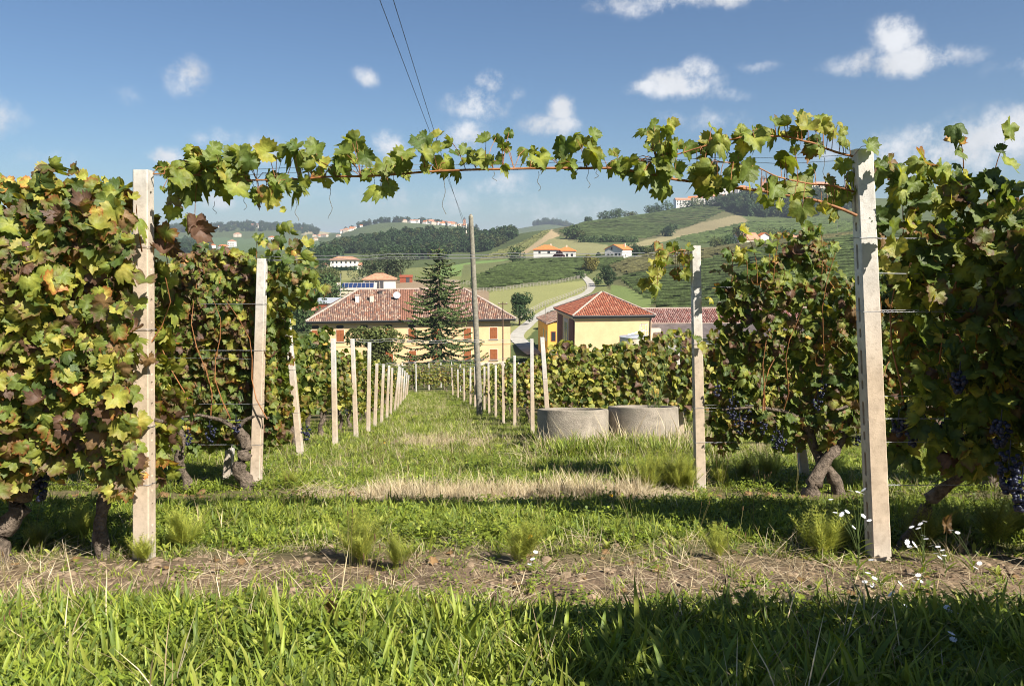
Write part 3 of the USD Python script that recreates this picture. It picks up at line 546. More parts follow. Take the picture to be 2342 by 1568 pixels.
near_vine('grapevine', 'vine on a thick crooked grey trunk leaning on the second left post', 'vines of the second row', nr, -2.85, -2.04, 6.5, (-2.22, -.06, .52, .06, .07), .36, 1.98, 2200, .10, wl2, ((480, 975, 6.35, .13, .05), (540, 960, 6.4, .12, .045), (700, 975, 6.4, .12, .05)), lean=(-.10, .02), back=.36,
          loose=[(a, b, 6.52 + c) for a, b, c in zip(nr.uniform(598, 722, 115), nr.uniform(550, 700, 115), nr.uniform(.02, .35, 115))] + [(650, 480, 6.5), (655, 510, 6.5), (665, 530, 6.5), (640, 545, 6.5), (670, 555, 6.48), (690, 580, 6.45), (660, 590, 6.45), (700, 620, 6.45), (640, 520, 6.5), (625, 560, 6.45), (735, 660, 6.45), (745, 655, 6.45), (705, 650, 6.4), (690, 665, 6.4), (675, 640, 6.4), (685, 610, 6.4)])
near_vine('grapevine', 'purple-brown vine on a thin trunk between the two left posts', 'vines of the second row', nr, -3.75, -2.85, 6.5, (-2.80, .05, .55, .04, .04), .38, 1.86, 1650, .10, wl2, ((405, 950, 6.4, .13, .05), (430, 985, 6.4, .12, .045)), lean=(-.05, 0))
near_vine('grapevine', 'vine of the second row seen through the yellow leaves at left', 'vines of the second row', nr, -4.9, -3.75, 6.5, (-4.2, 0, .55, .05), .45, 1.72, 1000, .10, wl2)
wr2 = lambda x, h: palette(1.15, .25, .75)
near_vine('grapevine', 'vine laden with dark grape bunches right of the white-topped post', 'vines of the second row', nr, 1.74, 2.65, 6.5, (2.75, -.15, .62, .045, .03), .44, 1.92, 1150, .102, wr2, ((1675, 905, 6.35, .2, .06), (1692, 940, 6.3, .19, .065), (1712, 930, 6.4, .17, .05), (1775, 985, 6.3, .15, .06), (1790, 995, 6.3, .13, .05), (1745, 960, 6.35, .12, .05), (1640, 880, 6.4, .1, .04)), lean=(-.3, .05), taper=1, back=.12, ragged=.24, shoots=8,
          loose=[(1600, 790, 6.3), (1612, 800, 6.35), (1590, 775, 6.3), (1630, 760, 6.35), (1625, 680, 6.4), (1640, 620, 6.4), (1665, 610, 6.4)])
near_vine('grapevine', 'vine on a black trunk leaning right beneath purple-tinged leaves', 'vines of the second row', nr, 2.6, 3.6, 6.5, (2.42, -.35, .62, .05, .04), .42, 1.74, 1200, .102, wr2, ((1880, 870, 6.3, .14, .05), (1870, 905, 6.3, .12, .05), (1960, 985, 6.3, .13, .05), (1950, 850, 6.35, .15, .05)), lean=(.42, .3), ragged=.22, shoots=8)
near_vine('grapevine', 'vine of the second row seen behind the oval-holed post', 'vines of the second row', nr, 3.6, 4.8, 6.5, (4.1, 0, .6, .05), .50, 1.70, 1200, .102, wr2, ((2110, 930, 6.3, .13, .05),))
# the row beside the photographer, right of the picture, which shades the foreground
for (a, b_) in ((1.55, 2.7), (2.7, 3.7), (3.7, 4.7)):
    near_vine('grapevine', 'vine of the row beside the viewer, right of the picture', 'vines beside the viewer', nr, a, b_, 1.12, ((a + b_) / 2, 0, .6, .05), .45, 1.86, 620, .14, wr1, most=0)

# ------------------------------------------------------------------ further rows: one vine each, copies of eight
def far_vine_lib(k):
    r = np.random.default_rng(100 + k); p = libthing(f'vine_{k}'); pal = [palette(.9, .8, .4), palette(.6, 1.8, .6), palette(.6, 1.2, 1.1), palette(1.2, .4, .2)][k % 4]
    part(p, 'trunk', gnarled_trunk(r, (0, 0, 0), (r.uniform(-.1, .1), 0, .6), .045, .03, .05, 9, 7), M['bark'], True)
    x, y, h, side = curtain(r, -.64, .64, 640, .5, 1.74, .22, .15, seed=50 + k)
    b = join(place_leaves(r, np.stack([x, y, h], 1), side, .118, pal, False)); part(p, 'foliage', b[:2], M['leaf'], True, b[2], kind='stuff')
    for i in range(2): part(p, 'grape_bunch', berries(r, (r.uniform(-.5, .5), -.16, r.uniform(.55, .7)), .14, .05, False), M['grape'], True)
    return p
NTH = ['first', 'second', 'third', 'fourth', 'fifth', 'sixth', 'seventh', 'eighth', 'ninth', 'tenth', 'eleventh', 'twelfth', 'thirteenth', 'fourteenth', 'fifteenth', 'sixteenth', 'seventeenth', 'eighteenth', 'nineteenth', 'twentieth']; NTH = NTH + ['twenty-' + w for w in NTH[:9]] + ['thirtieth'] + ['thirty-' + w for w in NTH[:9]] + ['fortieth'] + ['forty-' + w for w in NTH[:9]] + [f'{k}th' for k in range(50, 120)]
VLIB = [far_vine_lib(k) for k in range(8)]
def row_of_vines(y, x0, x1, label, group, drop=0.0):
    n = max(1, int(round(abs(x1 - x0) / 1.12)))
    for i in range(n):
        x = x0 + (i + .5) * (x1 - x0) / n; yy = y + .2 + rng.normal(0, .04)
        copy(VLIB[int(rng.choice([1, 2, 5, 6, 1, 0])) if abs(y - 12.9) < .1 else int(rng.integers(8))], 'grapevine', f'{NTH[i]} leafy vine from the {"picture left" if x0 < -8 else "grass aisle"} in the {label}', 'grapevine', ground(x, yy) - [0, 0, drop], rng.normal(0, .06) + (math.pi if rng.random() < .0 else 0), (1.03, 1, rng.uniform(.94, 1.06)), group)
for k, y in enumerate(ROWY[2:]):
    xl = float(aisle_l(y)); row_of_vines(y, xl - .15, xl - (4.6 if y < 20 else 6.6), f'{ORD[k + 2]} row left of it', f'vines of the {ORD[k + 2]} row, left')
for k, y in enumerate([12.9, 15.9] + ROWY[6:]):
    xr = float(aisle_r(y)) if y > 14 else .55; row_of_vines(y, xr + .22, xr + (8.5 if y < 14 else 7.8), f'{ORD[k + 2]} row right of it', f'vines of the {ORD[k + 2]} row, right')
for y, a, b_ in ((52.5, -9.5, 4), (56, -9, 5), (60, -8.5, 6), (64, -8, 7)):
    row_of_vines(y, a, b_, {52.5: 'hedge-like row closing the aisle foot', 56: 'first row behind the aisle foot', 60: 'second row behind the aisle foot', 64: 'last row before the farmhouse'}[y], f'vines of the cross row at {y}')
    for q_, x in enumerate(np.arange(a, b_, 3.0)):
        g_ = ground(x, y - .2); o = thing('concrete_post', f'{NTH[q_]} short grey post from left in the { {52.5: "hedge-like row at the aisle foot", 56: "first row behind the aisle foot", 60: "second row behind the aisle foot", 64: "last row before the farmhouse"}[y]}', 'post', g_, group='posts below the farmhouse'); part(o, 'shaft', box(-.04, .04, -.04, .04, -.2, 1.95, .85), M['concrete'], False, PALE)

# ------------------------------------------------------------------ the arching shoots
ar = np.random.default_rng(5)
def shoot(name, label, cane_px, d0, d1, leaves, size, rad, tendrils=(), pal=[3, 3.4, .35, .5, 4.2, 1.2, .4, .22, .12, 0, 0, 0, .04, .08]):
    o = thing(name, label, 'vine shoot'); us = np.array([c[0] for c in cane_px], float); vs = np.array([c[1] for c in cane_px], float)
    s = np.linspace(0, 1, len(us)); k = np.linspace(0, 1, 60); uu, vv = PchipInterpolator(s, us)(k), PchipInterpolator(s, vs)(k); dd = d0 + (d1 - d0) * k + .02 * np.sin(9 * k)
    part(o, 'cane', tube(at(uu, vv, dd) + .003 * noise(np.stack([uu, vv, dd], 1), .05, 3, 2)[:, None], rad * (1 - .5 * k), 7), M['cane'], True)
    stalks = []
    for (u, v, sz) in leaves:
        i = int(np.argmin(np.abs(uu - u) + .2 * np.abs(vv - v))); d = dd[i] + ar.normal(0, .06); p = at(u, v, d)
        side = -1.0 if ar.random() < .8 else 1.0
        lf = place_leaves(ar, p[None], [side], sz * size, pal)[0]; part(o, 'leaf', lf[:2], M['leaf'], True, lf[2])
        a = at(uu[min(59, max(0, i + int(ar.integers(-1, 2))))], vv[i], dd[i]); mid = (a + p) / 2 + [0, 0, .02]; stalks.append(tube([a, mid, p], [.002, .0017, .0015], 4))
    part(o, 'leaf_stalk', join(stalks), M['cane'], True, kind='stuff')
    for (u, v, ln) in tendrils:
        k2 = np.linspace(0, 1, 12); i = int(np.argmin(np.abs(uu - u)))
        pts = at(u + 6 * np.sin(k2 * 9 + u) * k2, v + ln * k2, dd[i]); part(o, 'tendril', tube(pts, .0012, 4), M['twig'], True)
    return o
def scatter(segments):
    out = []
    for (u0, u1, vt, vb, n) in segments:
        for i in range(n): out.append((ar.uniform(u0, u1), ar.uniform(vt, vb), ar.uniform(.65, 1.15)))
    return out
shoot('arching_shoot', 'long orange-brown vine shoot arching leafy across the aisle between the two tall posts', [(1960, 492), (1850, 455), (1760, 440), (1650, 425), (1530, 408), (1400, 385), (1300, 384), (1160, 386), (1080, 388), (960, 394), (870, 402), (760, 404), (650, 412), (560, 412), (450, 400), (350, 398)], 3.8, 3.82,
      scatter([(350, 430, 380, 440, 14), (400, 480, 350, 400, 14), (440, 560, 340, 400, 22), (470, 560, 400, 440, 7), (545, 640, 335, 400, 11), (560, 640, 410, 455, 9), (640, 725, 330, 400, 9), (640, 720, 405, 440, 2), (725, 840, 350, 405, 9), (760, 830, 322, 350, 4), (735, 800, 405, 420, 2), (840, 905, 368, 400, 6), (850, 900, 405, 438, 3), (890, 1045, 345, 395, 9), (950, 1045, 308, 350, 6), (1040, 1165, 335, 385, 8), (1100, 1170, 300, 335, 5), (1165, 1290, 340, 380, 6), (1270, 1370, 305, 350, 8), (1290, 1410, 345, 382, 6), (1290, 1330, 390, 402, 1)])
      + [(435, 432, 1.2), (915, 380, 1.25), (1018, 372, 1.2), (1135, 368, 1.25), (1245, 358, 1.3), (1350, 345, 1.2), (790, 350, 1.15), (540, 425, 1.1), (685, 425, 1.1), (870, 425, 1.05), (620, 450, .9), (445, 500, .7)],
      .102, .0075, [(756, 430, 70), (678, 455, 50), (560, 440, 40), (1016, 400, 90), (857, 410, 50), (1232, 392, 45), (1130, 392, 22), (1365, 388, 20), (490, 460, 30), (1345, 385, 45)])
shoot('arching_shoot', 'short leafy vine shoot bending over above the arch to the right post', [(1950, 358), (1905, 346), (1850, 325), (1780, 311), (1720, 312), (1640, 326), (1560, 350), (1500, 365)], 3.82, 3.78,
      scatter([(1415, 1545, 330, 400, 16), (1460, 1540, 280, 335, 12), (1410, 1480, 370, 410, 5), (1530, 1640, 320, 400, 16), (1620, 1700, 290, 345, 9), (1690, 1760, 290, 330, 6), (1750, 1850, 268, 312, 11), (1850, 1940, 280, 350, 12)])
      + [(1500, 400, 1.2), (1510, 430, 1.25), (1660, 312, 1.1), (1725, 302, 1.15), (1880, 275, 1.0), (1925, 330, 1.15), (1990, 332, 1.0), (1845, 290, 1.1)], .1, .006, [(1700, 312, 60), (1665, 330, 55), (1830, 325, 30), (1600, 380, 50)])
shoot('arching_shoot', 'drooping vine shoot hanging large leaves below the right end of the arch', [(1960, 440), (1900, 425), (1850, 420), (1780, 405), (1720, 380), (1640, 370)], 3.84, 3.74,
      scatter([(1590, 1680, 375, 430, 6), (1660, 1740, 355, 420, 6), (1740, 1830, 410, 470, 7), (1780, 1830, 335, 375, 4), (1830, 1960, 385, 480, 10), (1900, 1960, 370, 440, 8)]) + [(1700, 395, 1.3), (1825, 425, 1.35), (1770, 430, 1.2), (1835, 475, 1.2), (1640, 425, 1.05), (1905, 490, .9), (1880, 470, .9)], .108, .005, [(1720, 420, 40), (1885, 360, 60)])
shoot('arching_shoot', 'yellow-green vine shoot drooping left from the white-topped post', [(1592, 578), (1560, 572), (1530, 580), (1505, 600), (1495, 630), (1485, 650)], 6.5, 6.4,
      scatter([(1540, 1585, 565, 595, 7), (1500, 1545, 560, 600, 8), (1485, 1530, 590, 640, 9), (1462, 1505, 635, 660, 7), (1545, 1580, 600, 635, 5)]), .115, .004, [(1495, 655, 35)], palette(.5, 1.6, .1))
lf_pos = at(449, 520, 3.8); o = thing('withered_leaf', 'crumpled dark red leaf dangling in the gap beside the left tall post', 'leaf', lf_pos)
for s in range(2):
    v, f, t = LEAVES[(10, s, True)]; v = v * .13; v = np.stack([v[:, 0] * .55, .04 * np.sin(v[:, 0] * 40) + .02 * s, v[:, 1] * -1.0 + .02], 1); part(o, 'blade', (v, f), M['leaf'], True, t)
part(o, 'stalk', tube([(0, 0, 0), (-.01, 0, .05), (-.05, .02, .07)], .0025, 4), M['twig'], True)

# ------------------------------------------------------------------ wires
def wire(label, pts, r=.0016, twist=0.0, mat_='wire', name='trellis_wire', cat='wire', n=60, sag=0.0):
    a, b = np.array(pts[0], float), np.array(pts[1], float); k = np.linspace(0, 1, n)[:, None]; p = a * (1 - k) + b * k; p[:, 2] -= 4 * sag * (k * (1 - k))[:, 0]
    if not twist: return solid(name, tube(p, r, 5), M[mat_], label, cat, True)
    w = [.5 * twist * noise(np.stack([p[:, 0] * 3, p[:, 1], p[:, 2] + s], 1), 1.0, s, 2) for s in (1, 5)]
    return solid(name, join([tube(p + np.stack([0 * w[0], 0 * w[0], w[0] + s * twist * .35], 1), r, 5) for s in (-1, 1)]), M[mat_], label, cat, True)
wire('pair of thin wires running inside the leafy arch', (at(330, 398, 3.86), at(1970, 362, 3.86)), .0012, .035)
wire('twisted pale double wire crossing the aisle in front of the valley', (at(602, 590, 6.5), at(1590, 580, 6.5)), .0026, .035, n=160)
wire('lower strand of wire across the aisle at the second posts', (at(605, 596, 6.5), at(1592, 585, 6.5)), .0014)
wire('shiny double wire crossing the aisle in front of the farmhouse windows', (at(808, 779, 14.6), at(1216, 779, 15.6)), .0035, .06, n=120)
wire('pale wire across the aisle before the foot of the conifer', (at(862, 832, 20), at(1177, 818, 20)), .0035, .04)
for k, (vl, vr, d) in enumerate(((838, 830, 22.7), (842, 834, 25.4), (846, 838, 28.1), (850, 842, 30.8), (858, 850, 36.5), (866, 858, 44))):
    wire(f'thin wire across the lower aisle, {["first", "second", "third", "fourth", "fifth", "last"][k]} from the front of the bunch', (at(np.interp(d, END_L[:, 0], [p[2] for p in POSTS_L]), vl, d), at(np.interp(d, END_R[:, 0], [p[2] for p in POSTS_R]), vr, d)), .0035)
for (d, side, u0, u1, vs, who) in ((3.84, 'left', 330, -300, (545, 740, 945), 'front'), (3.84, 'right', 1990, 2700, (625, 708, 905, 1010), 'front'), (6.5, 'left', 592, -200, (820, 960), 'second'), (6.5, 'right', 1598, 2600, (690, 925, 940, 1012), 'second')):
    for j, v in enumerate(vs):
        wire(f'{["upper", "middle", "lower", "lowest"][j]} wire of the {who} row running {side} from its post', (at(u0, v, d), at(u1, v + (4 if side == 'right' else -4), d)), .0016)
# ------------------------------------------------------------------ grass and low plants
def blade(r, L, w, az, lean, curl, seg=4, fold=.25):
    """A leaf blade from the origin: v, f."""
    t = np.linspace(0, 1, seg + 1); ang = lean + curl * t; ds = L / seg
    y = np.concatenate([[0], np.cumsum(np.sin(ang[:-1]) * ds)]); z = np.concatenate([[0], np.cumsum(np.cos(ang[:-1]) * ds)])
    hw = w * .5 * np.interp(t, [0, .15, .5, .8, 1], [.45, .7, 1, .7, .04])
    tw = r.normal(0, .5); v = []
    for i in range(seg + 1):
        cx, sx = math.cos(tw * t[i]), math.sin(tw * t[i])
        for s in (-1, 0, 1): v.append((s * hw[i] * cx, y[i] + s * hw[i] * sx * .6, z[i] + abs(s) * hw[i] * fold * 2))
    v = np.array(v); f = []
    for i in range(seg):
        for s in (0, 1): a = i * 3 + s; f.append((a, a + 1, a + 4, a + 3))
    c, s = math.cos(az), math.sin(az); v = np.stack([v[:, 0] * c - v[:, 1] * s, v[:, 0] * s + v[:, 1] * c, v[:, 2]], 1); return v, np.array(f)
def tuft(r, n, L, w, lean, curl, col, jit=.25, spread=.03, seg=4, root=.75):
    out = []
    for i in range(n):
        v, f = blade(r, r.uniform(*L), r.uniform(*w), r.uniform(0, 6.28), r.uniform(*lean), r.uniform(*curl), seg); v = v + [r.normal(0, spread), r.normal(0, spread), 0]
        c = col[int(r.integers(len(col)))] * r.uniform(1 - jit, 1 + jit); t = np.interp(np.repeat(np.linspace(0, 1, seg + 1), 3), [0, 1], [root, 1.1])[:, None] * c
        out.append((v, f, t))
    return join(out)
def libmesh(name, b, m):
    p = usdkit.mesh(stage, f'{LIB}/{name}', b[:2], M[m], True); set_tint(p, b[2]); return str(p.GetPath())
gr = np.random.default_rng(3)
GC = [np.array(c) for c in ((.175, .225, .026), (.235, .285, .036), (.12, .17, .028), (.29, .315, .055))]; SC = [np.array(c) for c in ((.50, .41, .25), (.58, .49, .33), (.40, .30, .165))]; HC = [np.array(c) for c in ((.32, .35, .06), (.42, .42, .08), (.24, .28, .06))]
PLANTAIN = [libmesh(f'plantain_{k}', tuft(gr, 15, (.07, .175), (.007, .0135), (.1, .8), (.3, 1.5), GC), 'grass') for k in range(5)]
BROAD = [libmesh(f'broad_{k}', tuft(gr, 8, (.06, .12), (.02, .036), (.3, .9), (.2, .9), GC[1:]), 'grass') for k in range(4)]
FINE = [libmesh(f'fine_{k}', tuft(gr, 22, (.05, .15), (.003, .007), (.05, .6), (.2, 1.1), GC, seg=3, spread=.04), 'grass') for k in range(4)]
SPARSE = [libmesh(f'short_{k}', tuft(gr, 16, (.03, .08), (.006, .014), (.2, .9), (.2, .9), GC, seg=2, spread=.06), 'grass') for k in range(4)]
def clover(r):
    out = []
    for i in range(26):
        a, d, z = r.uniform(0, 6.28), .11 * r.uniform(0, 1) ** .5, r.uniform(.02, .075); c = GC[int(r.integers(3))] * r.uniform(.7, 1.2); n_ = r.normal(0, .3, 2)
        for k in range(3):
            b = a + k * 2.09; e = np.array([math.cos(b), math.sin(b)]) * .017; q = np.array([-e[1], e[0]]) * .55; o = np.array([d * math.cos(a), d * math.sin(a)])
            pts = np.array([[*o, z], [*(o + e * .6 + q), z + e @ n_], [*(o + e), z + .004 + e @ n_], [*(o + e * .6 - q), z + e @ n_]]); out.append((pts, np.array([[0, 1, 2, 3]]), c))
    return join(out)
CLOVER = [libmesh(f'clover_{k}', clover(gr), 'grass') for k in range(3)]
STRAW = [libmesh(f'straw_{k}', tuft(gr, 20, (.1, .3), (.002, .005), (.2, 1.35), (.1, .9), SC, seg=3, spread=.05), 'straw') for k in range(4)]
FALLEN = [libmesh(f'fallen_{k}', (LEAVES[(12, k, True)][0] * .09, LEAVES[(12, k, True)][1], LEAVES[(12, k, True)][2] * .8), 'straw') for k in range(3)]
LITTER = [libmesh(f'litter_{k}', tuft(gr, 9, (.08, .3), (.002, .0045), (1.3, 1.6), (-.05, .1), SC, seg=2, spread=.09), 'straw') for k in range(3)]
def stalks(r):
    out = []
    for i in range(3):
        h, a, l = r.uniform(.25, .48), r.uniform(0, 6.28), r.uniform(.05, .35); k = np.linspace(0, 1, 5); p = np.stack([l * h * k ** 1.4 * math.cos(a), l * h * k ** 1.4 * math.sin(a), h * k], 1)
        v, f = tube(p, .0013, 3); out.append((v, f, np.array([.26, .22, .09]))); v, f = tube([p[-1], p[-1] + [0, 0, .012], p[-1] + [.002, 0, .026]], [.0025, .0036, .0015], 5); out.append((v, f, np.array([.15, .09, .045])))
    return join(out)
STALK = [libmesh(f'stalk_{k}', stalks(gr), 'straw') for k in range(4)]
def scatter_zone(n, y0, y1, x0, x1, keep=None, power=1.0):
    y = gr.uniform(y0 ** power, y1 ** power, n) ** (1 / power); x = gr.uniform(x0, x1, n) if not callable(x0) else x0(y) + (x1(y) - x0(y)) * gr.uniform(0, 1, n)
    if keep is not None:
        k = gr.uniform(0, 1, n) < keep(x, y); x, y = x[k], y[k]
    return x, y
def field(name, label, cat, libs, weights, zones, scale=(.7, 1.25), sink=.012, tilt=.12):
    X = np.concatenate([z[0] for z in zones]); Y = np.concatenate([z[1] for z in zones]); n = len(X); S = np.concatenate([np.full(len(z[0]), z[2] if len(z) > 2 else 1.0) for z in zones])
    idx = gr.choice(len(libs), n, p=np.asarray(weights, float) / np.sum(weights)); rot = R.from_euler('zx', np.stack([gr.uniform(0, 6.28, n), gr.normal(0, tilt, n)], 1))
    p = np.stack([X, Y, Z(X, Y, True) - sink], 1); s = gr.uniform(*scale, n) * S
    instancer(numbered('/World', name), libs, idx, p, rot, np.stack([s, s, s * gr.uniform(.8, 1.2, n)], 1), label, cat); return n
green = lambda x, y: np.clip(1 - 1.25 * near_cover(x, y)[0] - .9 * near_cover(x, y)[1], .02, 1)
patchy = lambda f, sc, seed, lo=-.25: (lambda x, y: green(x, y) * np.clip((noise(np.stack([x, y, 0 * x], -1), sc, seed, 2) - lo) * 2.5, 0, 1))
wide = lambda k: ((lambda y: -k * y - .3), (lambda y: k * y + .3))
A, B = wide(.72)
field('grass', 'lush bright green lance-leaved grass filling the foreground and the strips between rows', 'grass', PLANTAIN + FINE + BROAD + STRAW, [2.4] * 5 + [1.6] * 4 + [1.5] * 4 + [.05] * 4,
      [(*scatter_zone(3800, 1.3, 2.72, A, B), .95), (*scatter_zone(700, 1.7, 2.6, A, B, patchy(green, 1.6, 5, .1)), 1.3), (*scatter_zone(420, 2.6, 3.0, A, lambda y: 0 * y + .2), .7), (*scatter_zone(160, 2.6, 2.95, A, B), .55), (*scatter_zone(170, 2.95, 3.9, A, B), .42), (*scatter_zone(260, 3.8, 4.2, A, B), .6), (*scatter_zone(4200, 4.15, 5.6, A, B, green), .72)])
field('grass', 'shorter mixed grass along the aisle and under the vines', 'grass', FINE + SPARSE + BROAD + PLANTAIN + STRAW, [2] * 4 + [2] * 4 + [.6] * 4 + [.6] * 5 + [.3] * 4,
      [(*scatter_zone(9000, 6.3, 12, A, B, green), .8), (*scatter_zone(9000, 12, 24, lambda y: aisle_l(y) - 4.5, lambda y: aisle_r(y) + 6, green), .95), (*scatter_zone(9000, 24, 52, lambda y: aisle_l(y) - 1.5, lambda y: aisle_r(y) + 1.5, green), 1.3),
       (*scatter_zone(1800, 8.3, 10.6, lambda y: 0 * y + .2, lambda y: 0 * y + 3.6), .95), (*scatter_zone(1500, 9.3, 10.5, lambda y: 0 * y + .35, lambda y: 0 * y + 2.6), 1.8), (*scatter_zone(500, 10.0, 10.9, lambda y: 0 * y + 1.2, lambda y: 0 * y + 2.7), 2.0)])
field('ground_cover', 'low clover and small round leaves among the grass', 'ground cover', CLOVER + SPARSE, [2] * 3 + [1] * 4, [(*scatter_zone(1500, 1.3, 2.8, A, B), 1.0), (*scatter_zone(1700, 4.1, 5.7, A, B, green), .9), (*scatter_zone(160, 2.8, 4.1, A, B), .6), (*scatter_zone(2500, 6.3, 10, A, B, green), 1.0)], (.7, 1.3))
strawy = lambda x, y: near_cover(x, y)[1] ** 1.3
field('dry_grass', 'pale dead grass in tufts across the second row strip and the aisle', 'dry grass', STRAW, [1] * 4, [(*scatter_zone(3600, 5.4, 6.7, -1.5, 1.3, lambda x, y: strawy(x, y) * np.clip(.45 + 1.9 * noise(np.stack([x, y, 0 * x], -1), 2.2, 61, 2), .03, 1)), .5), (*scatter_zone(260, 5.75, 6.2, -.2, 1.05), .8), (*scatter_zone(90, 5.6, 6.3, -1.1, -.2), .8), (*scatter_zone(7000, 7.5, 36, lambda y: aisle_l(y), lambda y: aisle_r(y) + 1, strawy), .8), (*scatter_zone(130, 2.8, 4.1, A, B), .5)])
field('straw_litter', 'scattered straw stalks lying on the bare soil strip', 'straw', LITTER, [1] * 3, [(*scatter_zone(300, 2.75, 4.15, A, B), .8), (*scatter_zone(650, 5.5, 6.5, -1.7, 1.4), .9)], (.5, 1.2), -.005, .06)
field('seed_stalks', 'thin brown plantain seed stalks standing above the grass', 'seed stalks', STALK, [1] * 4, [(*scatter_zone(26, 1.8, 3.3, A, B), .7), (*scatter_zone(45, 3.9, 6, A, B), .7), (*scatter_zone(160, 6.6, 10, A, B), .7)])
field('fallen_leaves', 'brown fallen vine leaves scattered on the soil under the rows', 'fallen leaves', FALLEN, [1] * 3, [(*scatter_zone(80, 2.8, 4.3, A, B), .55), (*scatter_zone(110, 5.4, 7, A, B), .9)], (.5, 1.2), -.012, .35)
# soil clods on the bare strips
clod = trimesh.creation.icosphere(1); cl = []
for k in range(3):
    v = clod.vertices * (1 + .45 * noise(clod.vertices, 1.7, k, 3))[:, None] * [1, 1, .6]; cl.append(libmesh(f'clod_{k}', (v, clod.faces, np.tile([[.20, .145, .095]], (len(v), 1)) * (1 + .12 * k)), 'soilbits'))
cx, cy = scatter_zone(3600, 2.65, 4.2, A, B, lambda x, y: near_cover(x, y)[0]); c2 = scatter_zone(900, 5.5, 6.6, A, B, lambda x, y: near_cover(x, y)[0]); X, Y = np.concatenate([cx, c2[0]]), np.concatenate([cy, c2[1]])
s = np.exp(gr.normal(-4.9, .55, len(X))); instancer(numbered('/World', 'soil_clods'), cl, gr.integers(0, 3, len(X)), np.stack([X, Y, Z(X, Y, True)], 1), R.from_euler('z', gr.uniform(0, 6.28, len(X))), np.stack([s] * 3, 1), 'crumbly brown clods of earth on the bare strips', 'soil')

def horsetail(r, h):
    out = []
    for i in range(24):
        a, l = r.uniform(0, 6.28), r.uniform(0, .75); H_ = h * r.uniform(.6, 1); p = np.stack([l * H_ * np.linspace(0, 1, 4) ** 1.3 * math.cos(a) + r.normal(0, .03), l * H_ * np.linspace(0, 1, 4) ** 1.3 * math.sin(a) + r.normal(0, .03), H_ * np.linspace(0, 1, 4)], 1)
        v, f = tube(p, [.0016, .0014, .0011, .0006], 3, False); out.append((v, f, HC[0]))
        for z in np.linspace(.22, .95, 11):
            b = np.array([np.interp(z, np.linspace(0, 1, 4), p[:, k]) for k in range(3)])
            for j in range(8):
                q = j * .785 + r.uniform(0, 1); L = h * .42 * (1.05 - z) * r.uniform(.5, 1.1) + .02; e = b + [L * .85 * math.cos(q), L * .85 * math.sin(q), L * .5]; d = np.array([-math.sin(q), math.cos(q), 0]) * .0016
                out.append((np.array([b - d, b + d, e]), np.array([[0, 1, 2]]), HC[int(r.integers(3))] * r.uniform(.8, 1.2)))
    return join(out)
HT = []
for k in range(4):
    p = libthing(f'horsetail_{k}'); b = horsetail(gr, .30); part(p, 'stems', b[:2], M['grass'], True, b[2]); HT.append(p)
HTS = [(825, 1290, 1.0, 'feathery horsetail clump in the middle of the bare soil strip'), (1190, 1290, .85, 'small horsetail clump on the soil strip beside an orange flower'), (1875, 1275, .95, 'bright horsetail clump just left of the foot of the right tall post'), (1920, 1250, .7, 'thin horsetail tuft close to the right tall post'),
       (2110, 1250, .95, 'horsetail clump right of the right tall post, among white flowers'), (2180, 1225, .8, 'horsetail clump behind the white flowers at right'), (2270, 1245, 1.1, 'large spreading horsetail clump near the right picture edge'), (2330, 1225, .9, 'horsetail clump cut by the right picture edge'), (1640, 1275, .6, 'small sparse horsetail at the shade edge on the soil strip'),
       (1480, 1125, 1.15, 'wide yellow-green horsetail clump left of the white-topped post'), (1530, 1118, 1.3, 'tallest horsetail clump touching the white-topped post'), (1565, 1122, 1.0, 'dense horsetail at the foot of the white-topped post'), (1645, 1110, 1.0, 'horsetail clump just right of the white-topped post'), (1700, 1105, 1.05, 'horsetail clump under the hanging dark grapes'),
       (1760, 1095, 1.1, 'horsetail clump beside the leaning black trunk'), (1900, 1090, 1.0, 'horsetail clump right of the leaning black trunk'), (2090, 1080, .9, 'horsetail in half shade behind the right tall post'), (2200, 1085, 1.0, 'horsetail clump under the large-leaved dark vine'), (665, 1115, .6, 'small fresh horsetail beside the crooked trunk post'),
       (420, 1255, .85, 'horsetail clump right of the left tall post'), (190, 1235, .8, 'dull horsetail clump between the two left trunks'), (90, 1255, .6, 'dark drooping horsetail near the left picture edge'), (330, 1285, .5, 'small horsetail sprig at the foot of the left tall post'), (910, 1300, .6, 'flattened horsetail tuft left of centre on the soil'),
       (1440, 960, 2.0, 'tall pale grass tuft between the two concrete rings'), (1420, 1105, .7, 'low horsetail at the right end of the straw patch'), (420, 1105, .7, 'small horsetail by the second left trunks')]
for k, (u, v, s_, lb) in enumerate(HTS): copy(HT[k % 4], 'horsetail_clump', lb, 'horsetail', hit(u, v, 2.0, 60), rng.uniform(0, 6.28), s_)

